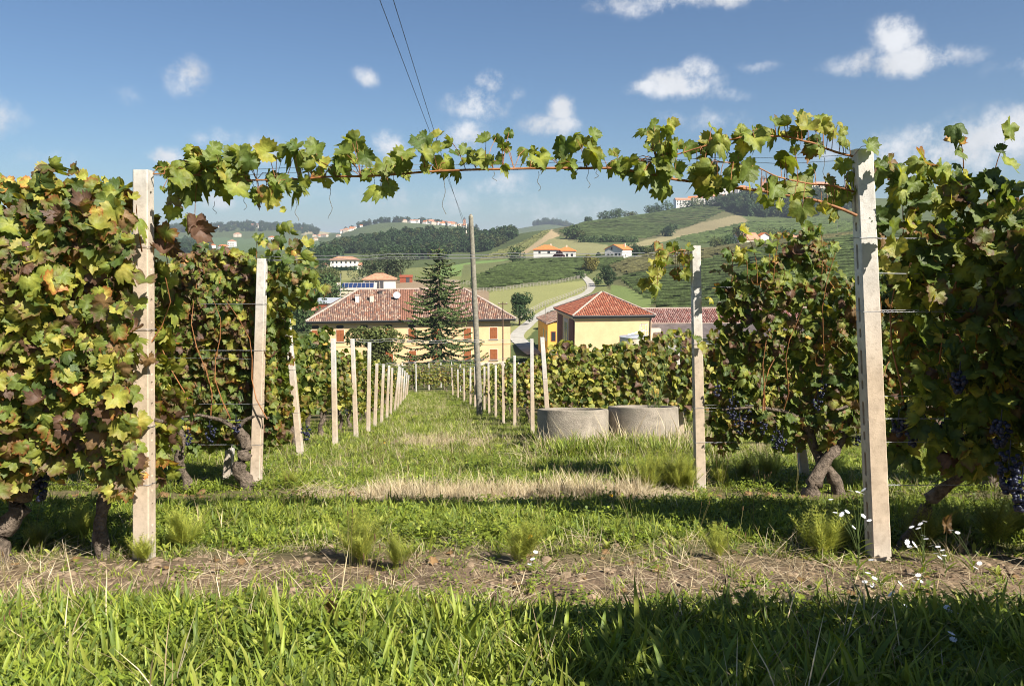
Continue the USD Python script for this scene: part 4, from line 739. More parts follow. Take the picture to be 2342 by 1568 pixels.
def flower_head(r, c, rad=.011):
    out = []; n = 9; tilt = r.normal(0, .35, 2); pts = [c + [0, 0, .002]]
    for j in range(n * 2):
        a = j * math.pi / n; q = rad * (1 if j % 2 == 0 else .72); e = np.array([q * math.cos(a), q * math.sin(a), 0]); e[2] = e[:2] @ tilt + .15 * q; pts.append(c + e)
    j = np.arange(n * 2); return np.array(pts), np.stack([np.zeros(n * 2, int), 1 + j, 1 + (j + 1) % (n * 2)], 1)
def daisy_plant(heads, d, label):
    """A plant whose white heads stand at the given pixels."""
    hp = [at(u, v, d + rng.normal(0, .05)) for u, v in heads]; c = np.mean(hp, 0); base = ground(c[0] + .05, c[1] + .03); o = thing('white_flower', label, 'flowers', base)
    st = []; fork = np.array([0, 0, .45 * max(.05, c[2] - base[2])])
    for p in hp: q_ = p - base; st.append(tube([fork * .9, fork + .4 * (q_ - fork) + [0, 0, .01], q_], [.0016, .0013, .001], 4))
    st.append(tube([(0, 0, -.02), fork * .5 + [.01, 0, 0], fork], [.0024, .002, .0016], 5)); part(o, 'stem', join(st), M['seedstem'], True)
    for p in hp: part(o, 'flower_head', flower_head(gr, p - base, .0125), M['petal'])
    for s_ in range(4): v, f = blade(gr, .09, .012, gr.uniform(0, 6.28), .8, .5); part(o, 'leaf', (v + fork * (.15 + .2 * s_), f), M['grass'], True, GC[0])
M['seedstem'] = mat('flower_stem', (.10, .14, .04), .6, .2)
for heads, d, lb in (([(1900, 1142), (1945, 1122), (1962, 1125), (1975, 1120), (1972, 1128)], 3.55, 'white fleabane heads in front of the shade left of the right tall post'), ([(1910, 1172), (1925, 1176), (1938, 1170), (1975, 1180), (1988, 1190), (1952, 1205)], 3.5, 'white fleabane cluster overlapping the foot of the right tall post'),
                     ([(2085, 1205), (2100, 1208), (2105, 1198), (2115, 1192)], 3.5, 'topmost white fleabane heads right of the right tall post'), ([(2075, 1240), (2092, 1245), (2112, 1225), (2118, 1232), (2080, 1250)], 3.45, 'middle white fleabane cluster right of the right tall post'),
                     ([(2130, 1248), (2145, 1250), (2155, 1258), (2140, 1265), (2150, 1275), (2160, 1270)], 3.42, 'dense white fleabane cluster over the bare soil at right'), ([(2175, 1212), (2190, 1218), (2225, 1290), (2240, 1288), (2232, 1298)], 3.45, 'scattered white fleabane heads farthest right'),
                     ([(1992, 1280), (1985, 1310), (2000, 1322), (1978, 1330), (2020, 1335), (1995, 1338)], 3.1, 'white fleabane plant with broad leaf before the right tall post'), ([(2085, 1312), (2100, 1315), (2092, 1330), (2060, 1335), (2105, 1328)], 3.05, 'white fleabane heads along the edge of the front grass'),
                     ([(2038, 1358), (2072, 1388), (2066, 1398), (2082, 1410), (2118, 1410)], 2.75, 'few white fleabane heads in the shaded front grass'), ([(2165, 1388), (2172, 1396), (2185, 1400)], 2.7, 'three white fleabane heads close together in the shade'), ([(2165, 1455), (2176, 1448), (2180, 1462), (2182, 1488)], 2.4, 'lowest white fleabane heads deep in the shaded grass'), ([(1212, 1290), (1225, 1262), (1218, 1278)], 3.35, 'tiny white flowers on the soil strip near the orange flower')):
    daisy_plant(heads, d, lb)
for (u, v, d, lb) in ((1212, 1228, 3.9, 'orange-yellow dandelion on the far edge of the front soil strip'), (1398, 1142, 5.6, 'yellow dandelion at the right end of the straw patch'), (880, 1012, 9.5, 'yellow dandelion in the aisle by the left posts'), (1060, 1015, 9.8, 'yellow dandelion in the middle of the aisle')):
    p = at(u, v, d); b = ground(p[0], p[1]); o = thing('dandelion', lb, 'flower', b); z = max(.05, p[2] - b[2]); part(o, 'stem', tube([(0, 0, -.02), (.005, 0, z * .5), (0, 0, z)], .0016, 5), M['seedstem'], True); part(o, 'flower_head', flower_head(gr, np.array([0, 0, z]), .017), M['yellowpetal'])
for (u, v, d, lb) in ((760, 1400, 2.6, 'upright dead brown leaf stuck in the front grass'), (2165, 1200, 3.6, 'fallen russet vine leaf caught among the white flowers')):
    v_, f_, t_ = LEAVES[(12, 1, True)]; p = at(u, v, d); o = thing('fallen_leaf', lb, 'leaf', p); v_ = np.stack([v_[:, 0] * .05, v_[:, 2] * .12, v_[:, 1] * .11], 1); part(o, 'blade', (v_, f_), M['leaf'], True, t_ * .6); part(o, 'stalk', tube([(0, 0, -.005), (.004, 0, -.03), (0, .003, min(-.04, ground(p[0], p[1])[2] - p[2] - .005))], .002, 4), M['twig'])
# tall weed in front of the second ring's vines
wv = at(1500, 950, 11.4); b = ground(wv[0], wv[1]); o = thing('tall_weed', 'tall feathery green weed rising in front of the right-hand concrete ring', 'weed', b); st = []; lf = []
for i in range(9):
    h = gr.uniform(.9, 1.85); a, l = gr.uniform(0, 6.28), gr.uniform(.05, .3); k = np.linspace(0, 1, 7); p = np.stack([l * h * k ** 1.5 * math.cos(a), l * .5 * h * k ** 1.5 * math.sin(a), h * k], 1); st.append(tube(p, np.linspace(.007, .002, 7), 4))
    for z in np.linspace(.15, 1, 26):
        v, f = blade(gr, gr.uniform(.07, .16), .014, gr.uniform(0, 6.28), gr.uniform(.5, 1.1), .5, 2); q_ = [np.interp(z, k, p[:, j]) for j in range(3)]; lf.append((v + q_, f, np.array([.15, .20, .07]) * gr.uniform(.7, 1.2)))
part(o, 'stems', join(st), M['seedstem'], True); lf = join(lf); part(o, 'leaves', lf[:2], M['grass'], True, lf[2], kind='stuff')

# ------------------------------------------------------------------ concrete rings, pole, cables
def ring(u0, u1, vtop, d, label, tilt=0.0, h=.62):
    a, b = at(u0, vtop, d), at(u1, vtop, d); rad = (b[0] - a[0]) / 2; c = (a + b) / 2; c[1] += rad * .0; c[2] -= h
    o = thing('concrete_ring', label, 'well ring', c); prof = [(rad, -.25), (rad, h - .015), (rad - .012, h), (rad - .07, h), (rad - .08, h - .015), (rad - .08, -.25), (rad, -.25)]
    v, f = revolve(prof, 56); v = v + (.006 * noise(v, 9, 3, 3))[:, None]; v[:, 0] += tilt * v[:, 2]; v[:, 2] -= .16 * v[:, 1]; v[:, 1] += .16 * v[:, 2]; part(o, 'wall', (v, f), M['ring'], 40)
ring(1230, 1393, 938, 11.4, 'round open concrete ring standing in grass beside the straight post')
ring(1397, 1557, 932, 11.7, 'second concrete ring with leaf shadows, right of the first', -.05, .60)
slab = hit(1570, 1010, 6, 30); solid('concrete_slab', moved(box(-.25, .25, -.4, .4, 0, .1), slab, .2), M['ring'], 'grey concrete slab edge lying in the grass left of the white-topped post', 'slab')
pb, pt = at(1098, 962, 26.5), at(1077, 495, 26.5); pb = ground(pb[0], pb[1]); pole = thing('utility_pole', 'tall weathered wooden utility pole standing among the vines of the aisle', 'pole', pb)
n = 22; k = np.linspace(0, 1, n)[:, None]; pp = (pt - pb) * k + [0, 0, 0]; pp[0, 2] -= .6; v, f = tube(pp, np.linspace(.112, .078, n), 14); part(pole, 'shaft', (v + .006 * noise(v + 3, 3, 2, 3)[:, None], f), M['pole'], True)
part(pole, 'cap', moved(revolve([(.078, 0), (.03, .07), (.0, .09)], 14), pt - pb), M['pole'])
for s_ in (-1, 1): part(pole, 'insulator', moved(revolve([(.0, 0), (.03, .0), (.035, .04), (.02, .07), (.03, .09), (.0, .12)], 10), pt - pb + [-.16, -.05, -.35 - .22 * (s_ > 0)]), M['frame'], True); part(pole, 'bracket', tube([pt - pb + [-.06, -.02, -.42 - .22 * (s_ > 0)], pt - pb + [-.16, -.05, -.42 - .22 * (s_ > 0)], pt - pb + [-.16, -.05, -.34 - .22 * (s_ > 0)]], .012, 5), M['gutter'])
for (u, v, z, lb) in ((885, 0, -.3, 'left overhead cable climbing from the wooden pole'), (913, 0, -.52, 'right overhead cable climbing from the wooden pole')):
    a = pt + [-.16, -.05, z]; b = at(u, v, 9.0); e = b + (b - a) / (a[1] - b[1]) * 40; wire(lb, (a, e), .004, mat_='cable', name='overhead_cable', cat='cable', n=80, sag=.25)
# ------------------------------------------------------------------ buildings
TC_ = [np.array(c) for c in ((.255, .16, .115), (.31, .215, .155), (.205, .12, .085), (.34, .25, .185), (.165, .11, .09), (.24, .115, .075), (.14, .09, .075))]
RC_ = [np.array(c) for c in ((.29, .09, .05), (.33, .115, .065), (.24, .075, .043), (.36, .15, .09))]; BC_ = [np.array(c) for c in ((.16, .06, .05), (.21, .08, .065), (.13, .055, .05), (.30, .17, .15))]
def tiles(r, L, run, rise, hl, hr, pitch=.27, row=.45, arch=.08, lip=.015, cols=TC_, red=None):
    """Pan tiles on a roof plane: eave from x=0 to L at y=0, rising to y=run; hl, hr: how far the hips run in."""
    out_v, out_f, out_t = [], [], []; S = math.hypot(run, rise); n = int(L / pitch); cy_, sy_ = run / S, rise / S; k0 = 0
    for i in range(n):
        x = (i + .5) * L / n; m = 1.0
        if hl: m = min(m, x / hl)
        if hr: m = min(m, (L - x) / hr)
        nt = max(1, int(S * m / row))
        for j in range(nt):
            s0, s1 = j * row, min((j + 1) * row + .05, S * m + .05); xx = x + r.normal(0, .012); w = pitch * .38; li = lip + r.uniform(0, .015)
            prof = [(-w, .0), (-w * .5, arch), (w * .5, arch), (w, .0)]; v = [(xx + px, s * cy_ - (pz + l) * sy_, s * sy_ + (pz + l) * cy_) for s, l in ((s0, li), (s1, 0)) for px, pz in prof]
            out_v += v; out_f += [(k0, k0 + 1, k0 + 5, k0 + 4), (k0 + 1, k0 + 2, k0 + 6, k0 + 5), (k0 + 2, k0 + 3, k0 + 7, k0 + 6), (k0, k0 + 3, k0 + 2, k0 + 1)]; k0 += 8
            c = cols[int(r.integers(len(cols)))] * r.uniform(.8, 1.15)
            if red is not None and red[0] < x < red[1]: c = TC_[5] * r.uniform(.8, 1.1)
            out_t += [c] * 8
    return np.array(out_v), np.array(out_f), np.array(out_t)
def orient(b, loc, ang):
    """The plane of tiles turned about z and set down."""
    return moved(b, loc, ang)
def slab_quad(pts, t=.12):
    p = np.array(pts, float); q = p - [0, 0, t]; n = len(p); f = [[0, i, i + 1] for i in range(1, n - 1)] + [[n, n + i + 1, n + i] for i in range(1, n - 1)]
    for i in range(n): j = (i + 1) % n; f += [[i, n + i, n + j], [i, n + j, j]]
    return np.vstack([p, q]), np.array(f)
br = np.random.default_rng(17); M['deck'] = mat('roof_deck', (.10, .05, .035), .9, .1)
YAW = math.radians(8)
def hip_roof(o, x0, x1, y0, y1, ze, rise, over, deck, tilekw, ridge_r=.16, sides=('front', 'left', 'right'), hipw=None):
    X0, X1, Y0, Y1 = x0 - over, x1 + over, y0 - over, y1 + over; run = (Y1 - Y0) / 2; hw = hipw or run; ym = (Y0 + Y1) / 2
    A_, B_, C_, D_, E_, F_ = (X0, Y0, ze), (X1, Y0, ze), (X1, Y1, ze), (X0, Y1, ze), (X0 + hw, ym, ze + rise), (X1 - hw, ym, ze + rise)
    roof = part(o, 'roof', join([slab_quad([A_, B_, F_, E_]), slab_quad([B_, C_, F_]), slab_quad([C_, D_, E_, F_]), slab_quad([D_, A_, E_])]), M['deck'])
    if 'front' in sides: b = orient(tiles(br, X1 - X0, run, rise, hw, hw, **tilekw), (X0, Y0, ze + .01), 0); part(roof, 'roof_tiles', b[:2], M['tile'], True, b[2], kind='stuff')
    if 'right' in sides: b = orient(tiles(br, Y1 - Y0, hw, rise, run, run, **{**tilekw, 'red': None}), (X1, Y0, ze + .01), math.pi / 2); part(roof, 'roof_tiles', b[:2], M['tile'], True, b[2], kind='stuff')
    if 'left' in sides: b = orient(tiles(br, Y1 - Y0, hw, rise, run, run, **{**tilekw, 'red': None}), (X0, Y1, ze + .01), -math.pi / 2); part(roof, 'roof_tiles', b[:2], M['tile'], True, b[2], kind='stuff')
    for a, b in ((A_, E_), (B_, F_), (E_, F_), (C_, F_), (D_, E_)):
        p = np.array(a) + np.linspace(0, 1, 30)[:, None] * (np.array(b) - np.array(a)) + [0, 0, .06]
        if np.linalg.norm(p[-1] - p[0]) > .3: part(roof, 'ridge_cap', tube(p, ridge_r * (1 + .1 * np.sin(np.arange(30) * 2.4)), 6), M['mortar'], True)
    part(roof, 'gutter', tube([(X0, Y0 - .06, ze - .06), (X1, Y0 - .06, ze - .06)], .10, 8), M['gutter'], True); part(roof, 'eaves_board', box(X0 + .05, X1 - .05, Y0 + .02, Y0 + .10, ze - .34, ze - .13), M['gutter'])
    return roof
def shuttered(o, x, z, w, h, y=0.0, sill=True):
    wv_ = part(o, 'window', join([box(x - w / 2 - .09, x - w / 2, y - .03, y + .05, z - .02, z + h + .08), box(x + w / 2, x + w / 2 + .09, y - .03, y + .05, z - .02, z + h + .08), box(x - w / 2, x + w / 2, y - .03, y + .05, z + h, z + h + .08)]), M['cream'])
    for s in (-1, 1):
        a, b = (x - w / 2 + .01, x - .012) if s < 0 else (x + .012, x + w / 2 - .01); sl = [box(a, b, y - .045, y - .01, z, z + h)] + [box(a + .05, b - .05, y - .065, y - .046, z + .1 + q * h / 13, z + .1 + q * h / 13 + .06) for q in range(12)]
        part(wv_, 'shutter', join(sl), M['shutter'])
    if sill: part(wv_, 'sill', box(x - w / 2 - .15, x + w / 2 + .15, y - .16, y + .02, z - .10, z - .025), M['frame'])
fx, fd = (1167 - W / 2) / F * 115, 115.0
fz = -18.0
farm = thing('farmhouse', 'long two-storey yellow farmhouse with brown shutters and mottled tiled hip roof', 'farmhouse', (fx, fd, fz), YAW)
FL = 28.6
part(farm, 'wall', box(-FL, 0, 0, 13, -1, 7.45), M['yellow']); part(farm, 'string_course', box(-FL - .04, .04, -.05, .1, 3.42, 3.56), M['yellow'])
part(farm, 'plinth', box(-FL - .03, .03, -.04, .1, -.9, .75), M['cream'])
roof = hip_roof(farm, -FL, 0, 0, 13, 7.25, 4.0, .75, None, dict(red=(13.2, 15.2)), hipw=7.0)
bays = [-(1167 - u) / F * 115 * 1.012 for u in (735, 788, 840, 894, 945.5, 998, 1069, 1129)]
for i, bx in enumerate(bays):
    shuttered(farm, bx, 3.75 + .5, 1.1, 1.68)
    if i not in (2,): shuttered(farm, bx, 1.1, 1.1, 1.6)
    p = np.array([(math.cos(a) * .22 + (.32 if math.cos(a) > 0 else -.32), math.sin(a) * .22) for a in np.linspace(0, 2 * math.pi, 20, endpoint=False)])
    v, f = trimesh.creation.extrude_polygon(shapely.Polygon(p), .06, engine='earcut').vertices, trimesh.creation.extrude_polygon(shapely.Polygon(p), .06, engine='earcut').faces
    part(farm, 'attic_vent', (np.stack([v[:, 0] + bx, -v[:, 2] + .03, v[:, 1] + 6.35], 1), f[:, ::-1]), M['dark'] if i < 6 else M['yellow'])
def chimney(roofp, x, y, z, w, h, m, cap='frame'):
    c = part(roofp, 'chimney', join([box(x - w / 2, x + w / 2, y - w / 2, y + w / 2, z - .8, z + h)]), M[m]); part(c, 'chimney_cap', join([box(x - w * .65, x + w * .65, y - w * .65, y + w * .65, z + h + .14, z + h + .22)] + [box(x + a * w * .4 - .05, x + a * w * .4 + .05, y + b * w * .4 - .05, y + b * w * .4 + .05, z + h, z + h + .14) for a in (-1, 1) for b in (-1, 1)]), M[cap])
def on_roof(u, y): return -(1167 - u) / F * (115 + y) + .1, y, 7.25 + (y + .75) / 7.25 * 4.0
x, y, z = on_roof(829, 3.6); chimney(roof, x, y, z, .55, .85, 'white'); x, y, z = on_roof(861, 3.7); chimney(roof, x, y, z, .55, .8, 'cream', 'oldroof'); x, y, z = on_roof(884, 5.5); chimney(roof, x, y, z, .5, .3, 'gutter', 'gutter')
x, y, z = on_roof(733, 4.4); chimney(roof, x - .3, 8.0, 8.9, .6, .9, 'oldroof', 'oldroof'); part(roof, 'vent_pipe', tube([(-2.6 - 5.3, 6.5, 10.4), (-7.9, 6.5, 12.3)], .07, 6), M['white']); part(roof, 'vent_cowl', moved(revolve([(.0, 0), (.16, .0), (.18, .12), (.1, .25), (0, .3)], 10), (-7.9, 6.5, 12.3)), M['gutter'])
x, y, z = on_roof(917, 3.9); dv, df = revolve([(0, 0), (.30, .04), (.52, .13), (.53, .14), (.30, .055), (0, .02)], 24); dr = R.from_euler('x', 75, degrees=True).as_matrix(); dish_o = part(roof, 'satellite_dish', (dv @ dr.T + [x, y, z + .75], df), M['dish'], True); part(dish_o, 'mast', tube([(x, y + .1, z - .1), (x, y + .1, z + .75)], .035, 6), M['metal']); part(dish_o, 'arm', tube([(x, y, z + .35), (x + .05, y - .65, z + .7)], .02, 5), M['metal'])
part(roof, 'dormer', join([box(-4.9, -3.6, 6.6, 8.0, 9.4, 10.0)]), M['oldroof'])

ax_, ad = (1311 - W / 2) / F * 100.0, 100.0
ann = thing('annex', 'square yellow building with bright red hip roof right of the lane', 'building', (ax_, ad, -15.6), YAW)
AW, AD, AE = 10.2, 12.2, 6.55
part(ann, 'wall', box(.35, AW + .35, .35, AD, -2.5, AE - .02), M['yellow'])
hip_roof(ann, .35, AW + .35, .35, AD, AE, 2.62, .42, None, dict(cols=RC_, pitch=.30, row=.42, arch=.035, lip=.05), ridge_r=.13, hipw=5.4)
part(ann, 'cornice', join([box(.27, AW + .43, .27, .5, AE - .42, AE - .2), box(.27, .5, .5, AD, AE - .42, AE - .2)]), M['cream'])
def side_panel(y0, y1, z0, z1, m, name): return part(ann, name, join([box(.29, .36, y0, y1, z0, z1)] + [box(.26, .288, y0 + .05, y1 - .05, z, z + .12) for z in np.arange(z0 + .08, z1 - .1, .24)]) if m == 'louvre' else box(.30, .36, y0, y1, z0, z1), M[m])
side_panel(.9, 3.6, .6, 5.9, 'louvre', 'louvred_panel'); side_panel(8.2, 11.2, .6, 5.9, 'louvre', 'louvred_panel'); dp_ = side_panel(4.4, 7.3, .4, 5.7, 'frame', 'window'); part(dp_, 'pane', box(.285, .297, 4.9, 6.8, .7, 5.2), M['glass']); part(dp_, 'glazing_bar', join([box(.262, .284, 4.9, 6.8, z, z + .07) for z in (1.9, 3.1, 4.3)] + [box(.262, .284, 5.8, 5.9, .7, 5.2)]), M['frame'])
part(ann, 'downpipe', tube([(AW + .3, -.05, AE - .1), (AW + .2, .27, AE - .6), (AW + .2, .27, -1.5)], .06, 6), M['gutter'])
wing = thing('side_wing', 'low ochre wing with weathered tile roof behind the red-roofed building', 'building', (at(1250, 600, 121)[0], 121.0, -17.0), YAW)
part(wing, 'wall', box(.3, 4.5, .3, 9, -1, 4.9), M['ochre'])
for y in (1.0, 3.4): w_ = part(wing, 'window', box(.27, .31, y, y + .9, 1.9, 3.7), M['frame']); part(w_, 'pane', box(.255, .268, y + .12, y + .78, 2.0, 3.6), M['glass'])
for x in (1.2, 3.0): w_ = part(wing, 'window', box(x - .4, x + .4, .27, .31, 2.0, 3.6), M['shutter']); part(w_, 'pane', box(x - .3, x + .3, .255, .268, 2.1, 3.5), M['glass'])
wr_ = part(wing, 'roof', slab_quad([(0, 0, 4.9), (5, 0, 6.6), (5, 9.3, 6.6), (0, 9.3, 4.9)], .14), M['mortar']); b = orient(tiles(br, 9.3, 5.0, 1.7, 0, 0), (0, 9.3, 4.95), -math.pi / 2); part(wr_, 'roof_tiles', b[:2], M['tile'], True, b[2], kind='stuff')
barn = thing('barn', 'long low barn with dark red tiles above a grey corrugated lean-to roof', 'barn', (at(1478, 600, 106)[0], 106.0, -16.5), YAW * .4)
part(barn, 'wall', join([box(2.6, 26, 0.4, 11, -1.5, 3.9), box(.2, 26, 4.2, 11, -1.5, 5.3)]), M['grey']); part(barn, 'side_wall', box(.1, 2.55, 1.2, 4.2, -1.5, 5.0), M['cream'])
rb = part(barn, 'roof', join([slab_quad([(0, 3.4, 5.6), (26.4, 3.4, 5.6), (26.4, 7.4, 7.3), (0, 7.4, 7.3)]), slab_quad([(26.4, 11.4, 5.6), (0, 11.4, 5.6), (0, 7.4, 7.3), (26.4, 7.4, 7.3)])]), M['mortar']); b = orient(tiles(br, 26.4, 4.0, 1.7, 0, 0, cols=BC_), (0, 3.4, 5.62), 0); part(rb, 'roof_tiles', b[:2], M['tile'], True, b[2], kind='stuff'); part(rb, 'ridge_cap', tube([(0, 7.4, 7.36), (26.4, 7.4, 7.36)], .13, 6), M['mortar'])
xs = np.arange(0, 26.41, .11); zz = .07 * (np.arange(len(xs)) % 2 * 2 - 1); sh = 2.4; va = np.stack([xs * (1 - sh / 26.4) + sh, 0 * xs - .2, 3.95 + zz], 1); vb = np.stack([xs, 0 * xs + 3.38, 5.45 + zz], 1); n_ = len(xs); i = np.arange(n_ - 1)
part(barn, 'corrugated_roof', (np.vstack([va, vb, va - [0, 0, .05], vb - [0, 0, .05]]), np.vstack([np.stack([i, i + 1, n_ + i + 1, n_ + i], 1), np.stack([2 * n_ + i, 3 * n_ + i, 3 * n_ + i + 1, 2 * n_ + i + 1], 1)])), M['corrugated'])
part(barn, 'gutter', tube([(2.4, -.3, 3.85), (26.4, -.3, 3.85)], .08, 6), M['gutter'])
for x in (5.2, 8.2, 11.2): p = [(x + .9 * math.cos(a), 1.9 + .9 * math.sin(a)) for a in np.linspace(0, math.pi, 12)] + [(x - .9, -.5), (x + .9, -.5)]; e = trimesh.creation.extrude_polygon(shapely.Polygon(p), .06, engine='earcut'); part(barn, 'arched_opening', (np.stack([e.vertices[:, 0], .37 + e.vertices[:, 2] * .5, e.vertices[:, 1]], 1), e.faces), M['dark'])
tk = at(1450, 790, 93); tank = thing('steel_tank', 'round pale tank with railings before the red-roofed building', 'tank', (tk[0], tk[1], -16.0)); th = tk[2] + 16.0 + 1.0
part(tank, 'body', revolve([(1.75, -1), (1.75, th), (1.7, th + .05)], 32), M['cream'], 40); part(tank, 'lid', revolve([(1.8, th + .05), (1.8, th + .12), (.3, th + .35), (0, th + .36)], 32), M['metal'], 40)
part(tank, 'railing', join([tube([(x, y, th), (x, y, th + 1.6)], .035, 5) for x, y in ((1.2, -.6), (1.6, .2), (1.0, .9), (.6, -.4))] + [tube([(.6, -.4, th + h), (1.2, -.6, th + h), (1.6, .2, th + h), (1.0, .9, th + h)], .03, 5) for h in (.8, 1.55)]), M['white']); part(tank, 'ladder', join([tube([(-.9, -1.2, th + .4), (1.1, -.7, th + .9)], .04, 5), tube([(-.9, -.8, th + .4), (1.1, -.3, th + .9)], .04, 5)]), M['metal'])
for k, (u, v) in enumerate(((1283, 788), (1294, 796))):
    p = at(u, v, 62); g_ = ground(p[0], p[1]); o = thing('floodlight', ['upper', 'lower'][k] + ' of two dark tilted lamps rising from the vines before the red-roofed building', 'lamp', g_); h = p[2] - g_[2]; v_, f_ = box(-.22, .22, -.12, .12, -.16, .16); rt = R.from_euler('xy', [35, 20], degrees=True).as_matrix(); part(o, 'lamp_head', (v_ @ rt.T + [0, 0, h], f_), M['carpaint']); part(o, 'lens', (box(-.18, .18, -.145, -.125, -.12, .12)[0] @ rt.T + [0, 0, h], f_), M['glass']); part(o, 'post', tube([(0, .05, -.3), (0, .05, h)], .03, 6), M['gutter'])
def house(name, label, loc, rz, w, dp, h, rise, kind='gable', wall='white', roofm='brightroof', wins=(), doors=(), chim=(), over=.5, cat='house', ridge='x', group=None, parent=None):
    o = parent or thing(name, label, cat, loc, rz, group); X0, X1, Y0, Y1, z = -w / 2 - over, w / 2 + over, -over, dp + over, h; wl = [box(-w / 2, w / 2, 0, dp, -3, h)]
    if kind == 'gable' and ridge == 'x':
        ym = dp / 2; rf = [slab_quad([(X0, Y0, z), (X1, Y0, z), (X1, ym, z + rise), (X0, ym, z + rise)], .2), slab_quad([(X1, Y1, z), (X0, Y1, z), (X0, ym, z + rise), (X1, ym, z + rise)], .2)]
        wl.append((np.array([(s * w / 2, y, q) for s in (-1, 1) for y, q in ((0, h), (dp, h), (ym, h + rise * .93))]), np.array([[0, 2, 1], [3, 4, 5], [0, 3, 5], [0, 5, 2], [1, 2, 5], [1, 5, 4]])))
    elif kind == 'gable':
        rf = [slab_quad([(X0, Y0, z), (0, Y0, z + rise), (0, Y1, z + rise), (X0, Y1, z)], .2), slab_quad([(0, Y0, z + rise), (X1, Y0, z), (X1, Y1, z), (0, Y1, z + rise)], .2)]
        wl.append((np.array([(q, s, t) for s in (0, dp) for q, t in ((-w / 2, h), (w / 2, h), (0, h + rise * .93))]), np.array([[0, 1, 2], [3, 5, 4], [0, 2, 5], [0, 5, 3], [1, 4, 5], [1, 5, 2]])))
    elif kind == 'shed': rf = [slab_quad([(X0, Y0, z), (X1, Y0, z), (X1, Y1, z + rise), (X0, Y1, z + rise)], .2)]; wl = [box(-w / 2, w / 2, 0, dp, -3, h)]
    else:
        hw = min(dp / 2 + over, w / 2); ym = dp / 2; E_, F_ = (X0 + hw, ym, z + rise), (X1 - hw, ym, z + rise); rf = [slab_quad([(X0, Y0, z), (X1, Y0, z), F_, E_], .2), slab_quad([(X1, Y0, z), (X1, Y1, z), F_], .2), slab_quad([(X1, Y1, z), (X0, Y1, z), E_, F_], .2), slab_quad([(X0, Y1, z), (X0, Y0, z), E_], .2)]
    part(o, 'wall', join(wl), M[wall]); r_ = part(o, 'roof', join(rf), M[roofm])
    for (x, zz_, ww, hh) in wins: w_ = part(o, 'window', box(x - ww / 2 - .12, x + ww / 2 + .12, -.05, .03, zz_ - .1, zz_ + hh + .1), M['frame']); part(w_, 'pane', box(x - ww / 2, x + ww / 2, -.08, -.055, zz_, zz_ + hh), M['glass'])
    for (x, ww, hh) in doors: part(o, 'door', box(x - ww / 2, x + ww / 2, -.06, .03, -.1, hh), M['gutter'])
    for (x, y, t) in chim: part(r_, 'chimney', box(x - .35, x + .35, y - .35, y + .35, h, h + rise + t), M['cream'])
    return o
g_ = spot(1248, 384); house('house', 'left white hillside house with bright orange hip roof and grey end wall', g_, -.15, 12, 9, 5.2, 2.2, 'hip', wins=[(1.5, 3.4, 1.2, 1.0), (4.2, .6, 1.2, 1.6), (-3, 3.4, 1.0, 1.0)], chim=[(2, 5, .6)])
g_ = spot(1295, 388); house('house', 'smaller white house with orange roof beside the dark red tree', g_, -.1, 9, 8, 3.9, 1.9, 'hip', wins=[(-2.2, 1.2, 1.0, 1.4), (.4, 1.2, 1, 1.4), (2.8, 1.2, 1, 1.4)], chim=[(0, 4, .8)])
g_ = spot(1403, 372); house('house', 'white house with orange gable roof and dark doors facing the valley', g_, -.55, 9, 11, 4.2, 2.4, 'gable', wins=[(-1.0, 3.9, .7, 1.4), (1.3, 1.2, 1.0, 1.3), (3.2, .8, .8, 1.8)], doors=[(-2.6, .9, 2.1), (-.8, .9, 2.1)], chim=[(2.2, 8, .5)], ridge='y')
g_ = spot(787, 430); o = house('house', 'cream country house with shutters, faded roof and porch at left', g_, .12, 15, 9, 5.2, 2.0, 'hip', 'white', 'oldroof', wins=[(x, z_, .8, 1.2) for x in (-6, -4, -1.5, 1, 3.5, 5.8) for z_ in (.7, 3.2)], over=.8)
part(o, 'porch_roof', slab_quad([(-12.5, 1, 2.6), (-8, 1, 2.6), (-8, 6, 3.6), (-12.5, 6, 3.6)], .2), M['oldroof']); part(o, 'porch_post', box(-12.2, -11.9, 1.2, 1.5, -1, 2.5), M['cream']); part(o, 'porch_post', box(-9.0, -8.7, 1.2, 1.5, -1, 2.5), M['cream'])
g_ = spot(815, 432); house('shed', 'small outbuilding at the right end of the cream country house', g_, .1, 5.5, 5, 2.4, 1.0, 'gable', 'cream', 'oldroof', cat='shed')
g_ = spot(795, 415); v_ = [spot(u, 412) for u in np.linspace(752, 812, 14)]; solid('hedge_fence', join([box(a[0] - .9, a[0] + .9, a[1] - .15, a[1] + .15, a[2] - .5, a[2] + 2.0) for a in v_]), M['netting'], 'dark green netting fence below the cream country house', 'fence')
g_ = spot(867, 235); o = house('barn', 'white barn with terracotta hip roof behind the farmhouse', g_, .14, 9.5, 7, 3.6, 1.7, 'hip', 'white', 'oldroof', cat='barn', wins=(), doors=()); part(o, 'barn_door', join([box(-4.4, 1.2, -.07, .02, -1, 3.0)]), M['gutter']); part(o, 'door_post', join([box(x, x + .25, -.12, -.075, -1, 3.0) for x in (-3.1, -1.6, -.1)]), M['timber'])
g_ = spot(813, 205); o = house('solar_shed', 'long shed with rows of blue solar cells on its pale roof', g_, .14, 10, 5.0, 3.3, 1.5, 'shed', 'cream', 'frame', cat='shed', over=.3)
for i in range(8):
    for j in range(2):
        x = -4.2 + i * 1.1; y = .9 + j * 2.0; zz_ = lambda y: 3.3 + 1.5 * (y + .3) / 5.6; part(o, 'solar_panel', slab_quad([(x, y, zz_(y) + .10), (x + .98, y, zz_(y) + .10), (x + .98, y + 1.85, zz_(y + 1.85) + .10), (x, y + 1.85, zz_(y + 1.85) + .10)], .05), M['panel'])
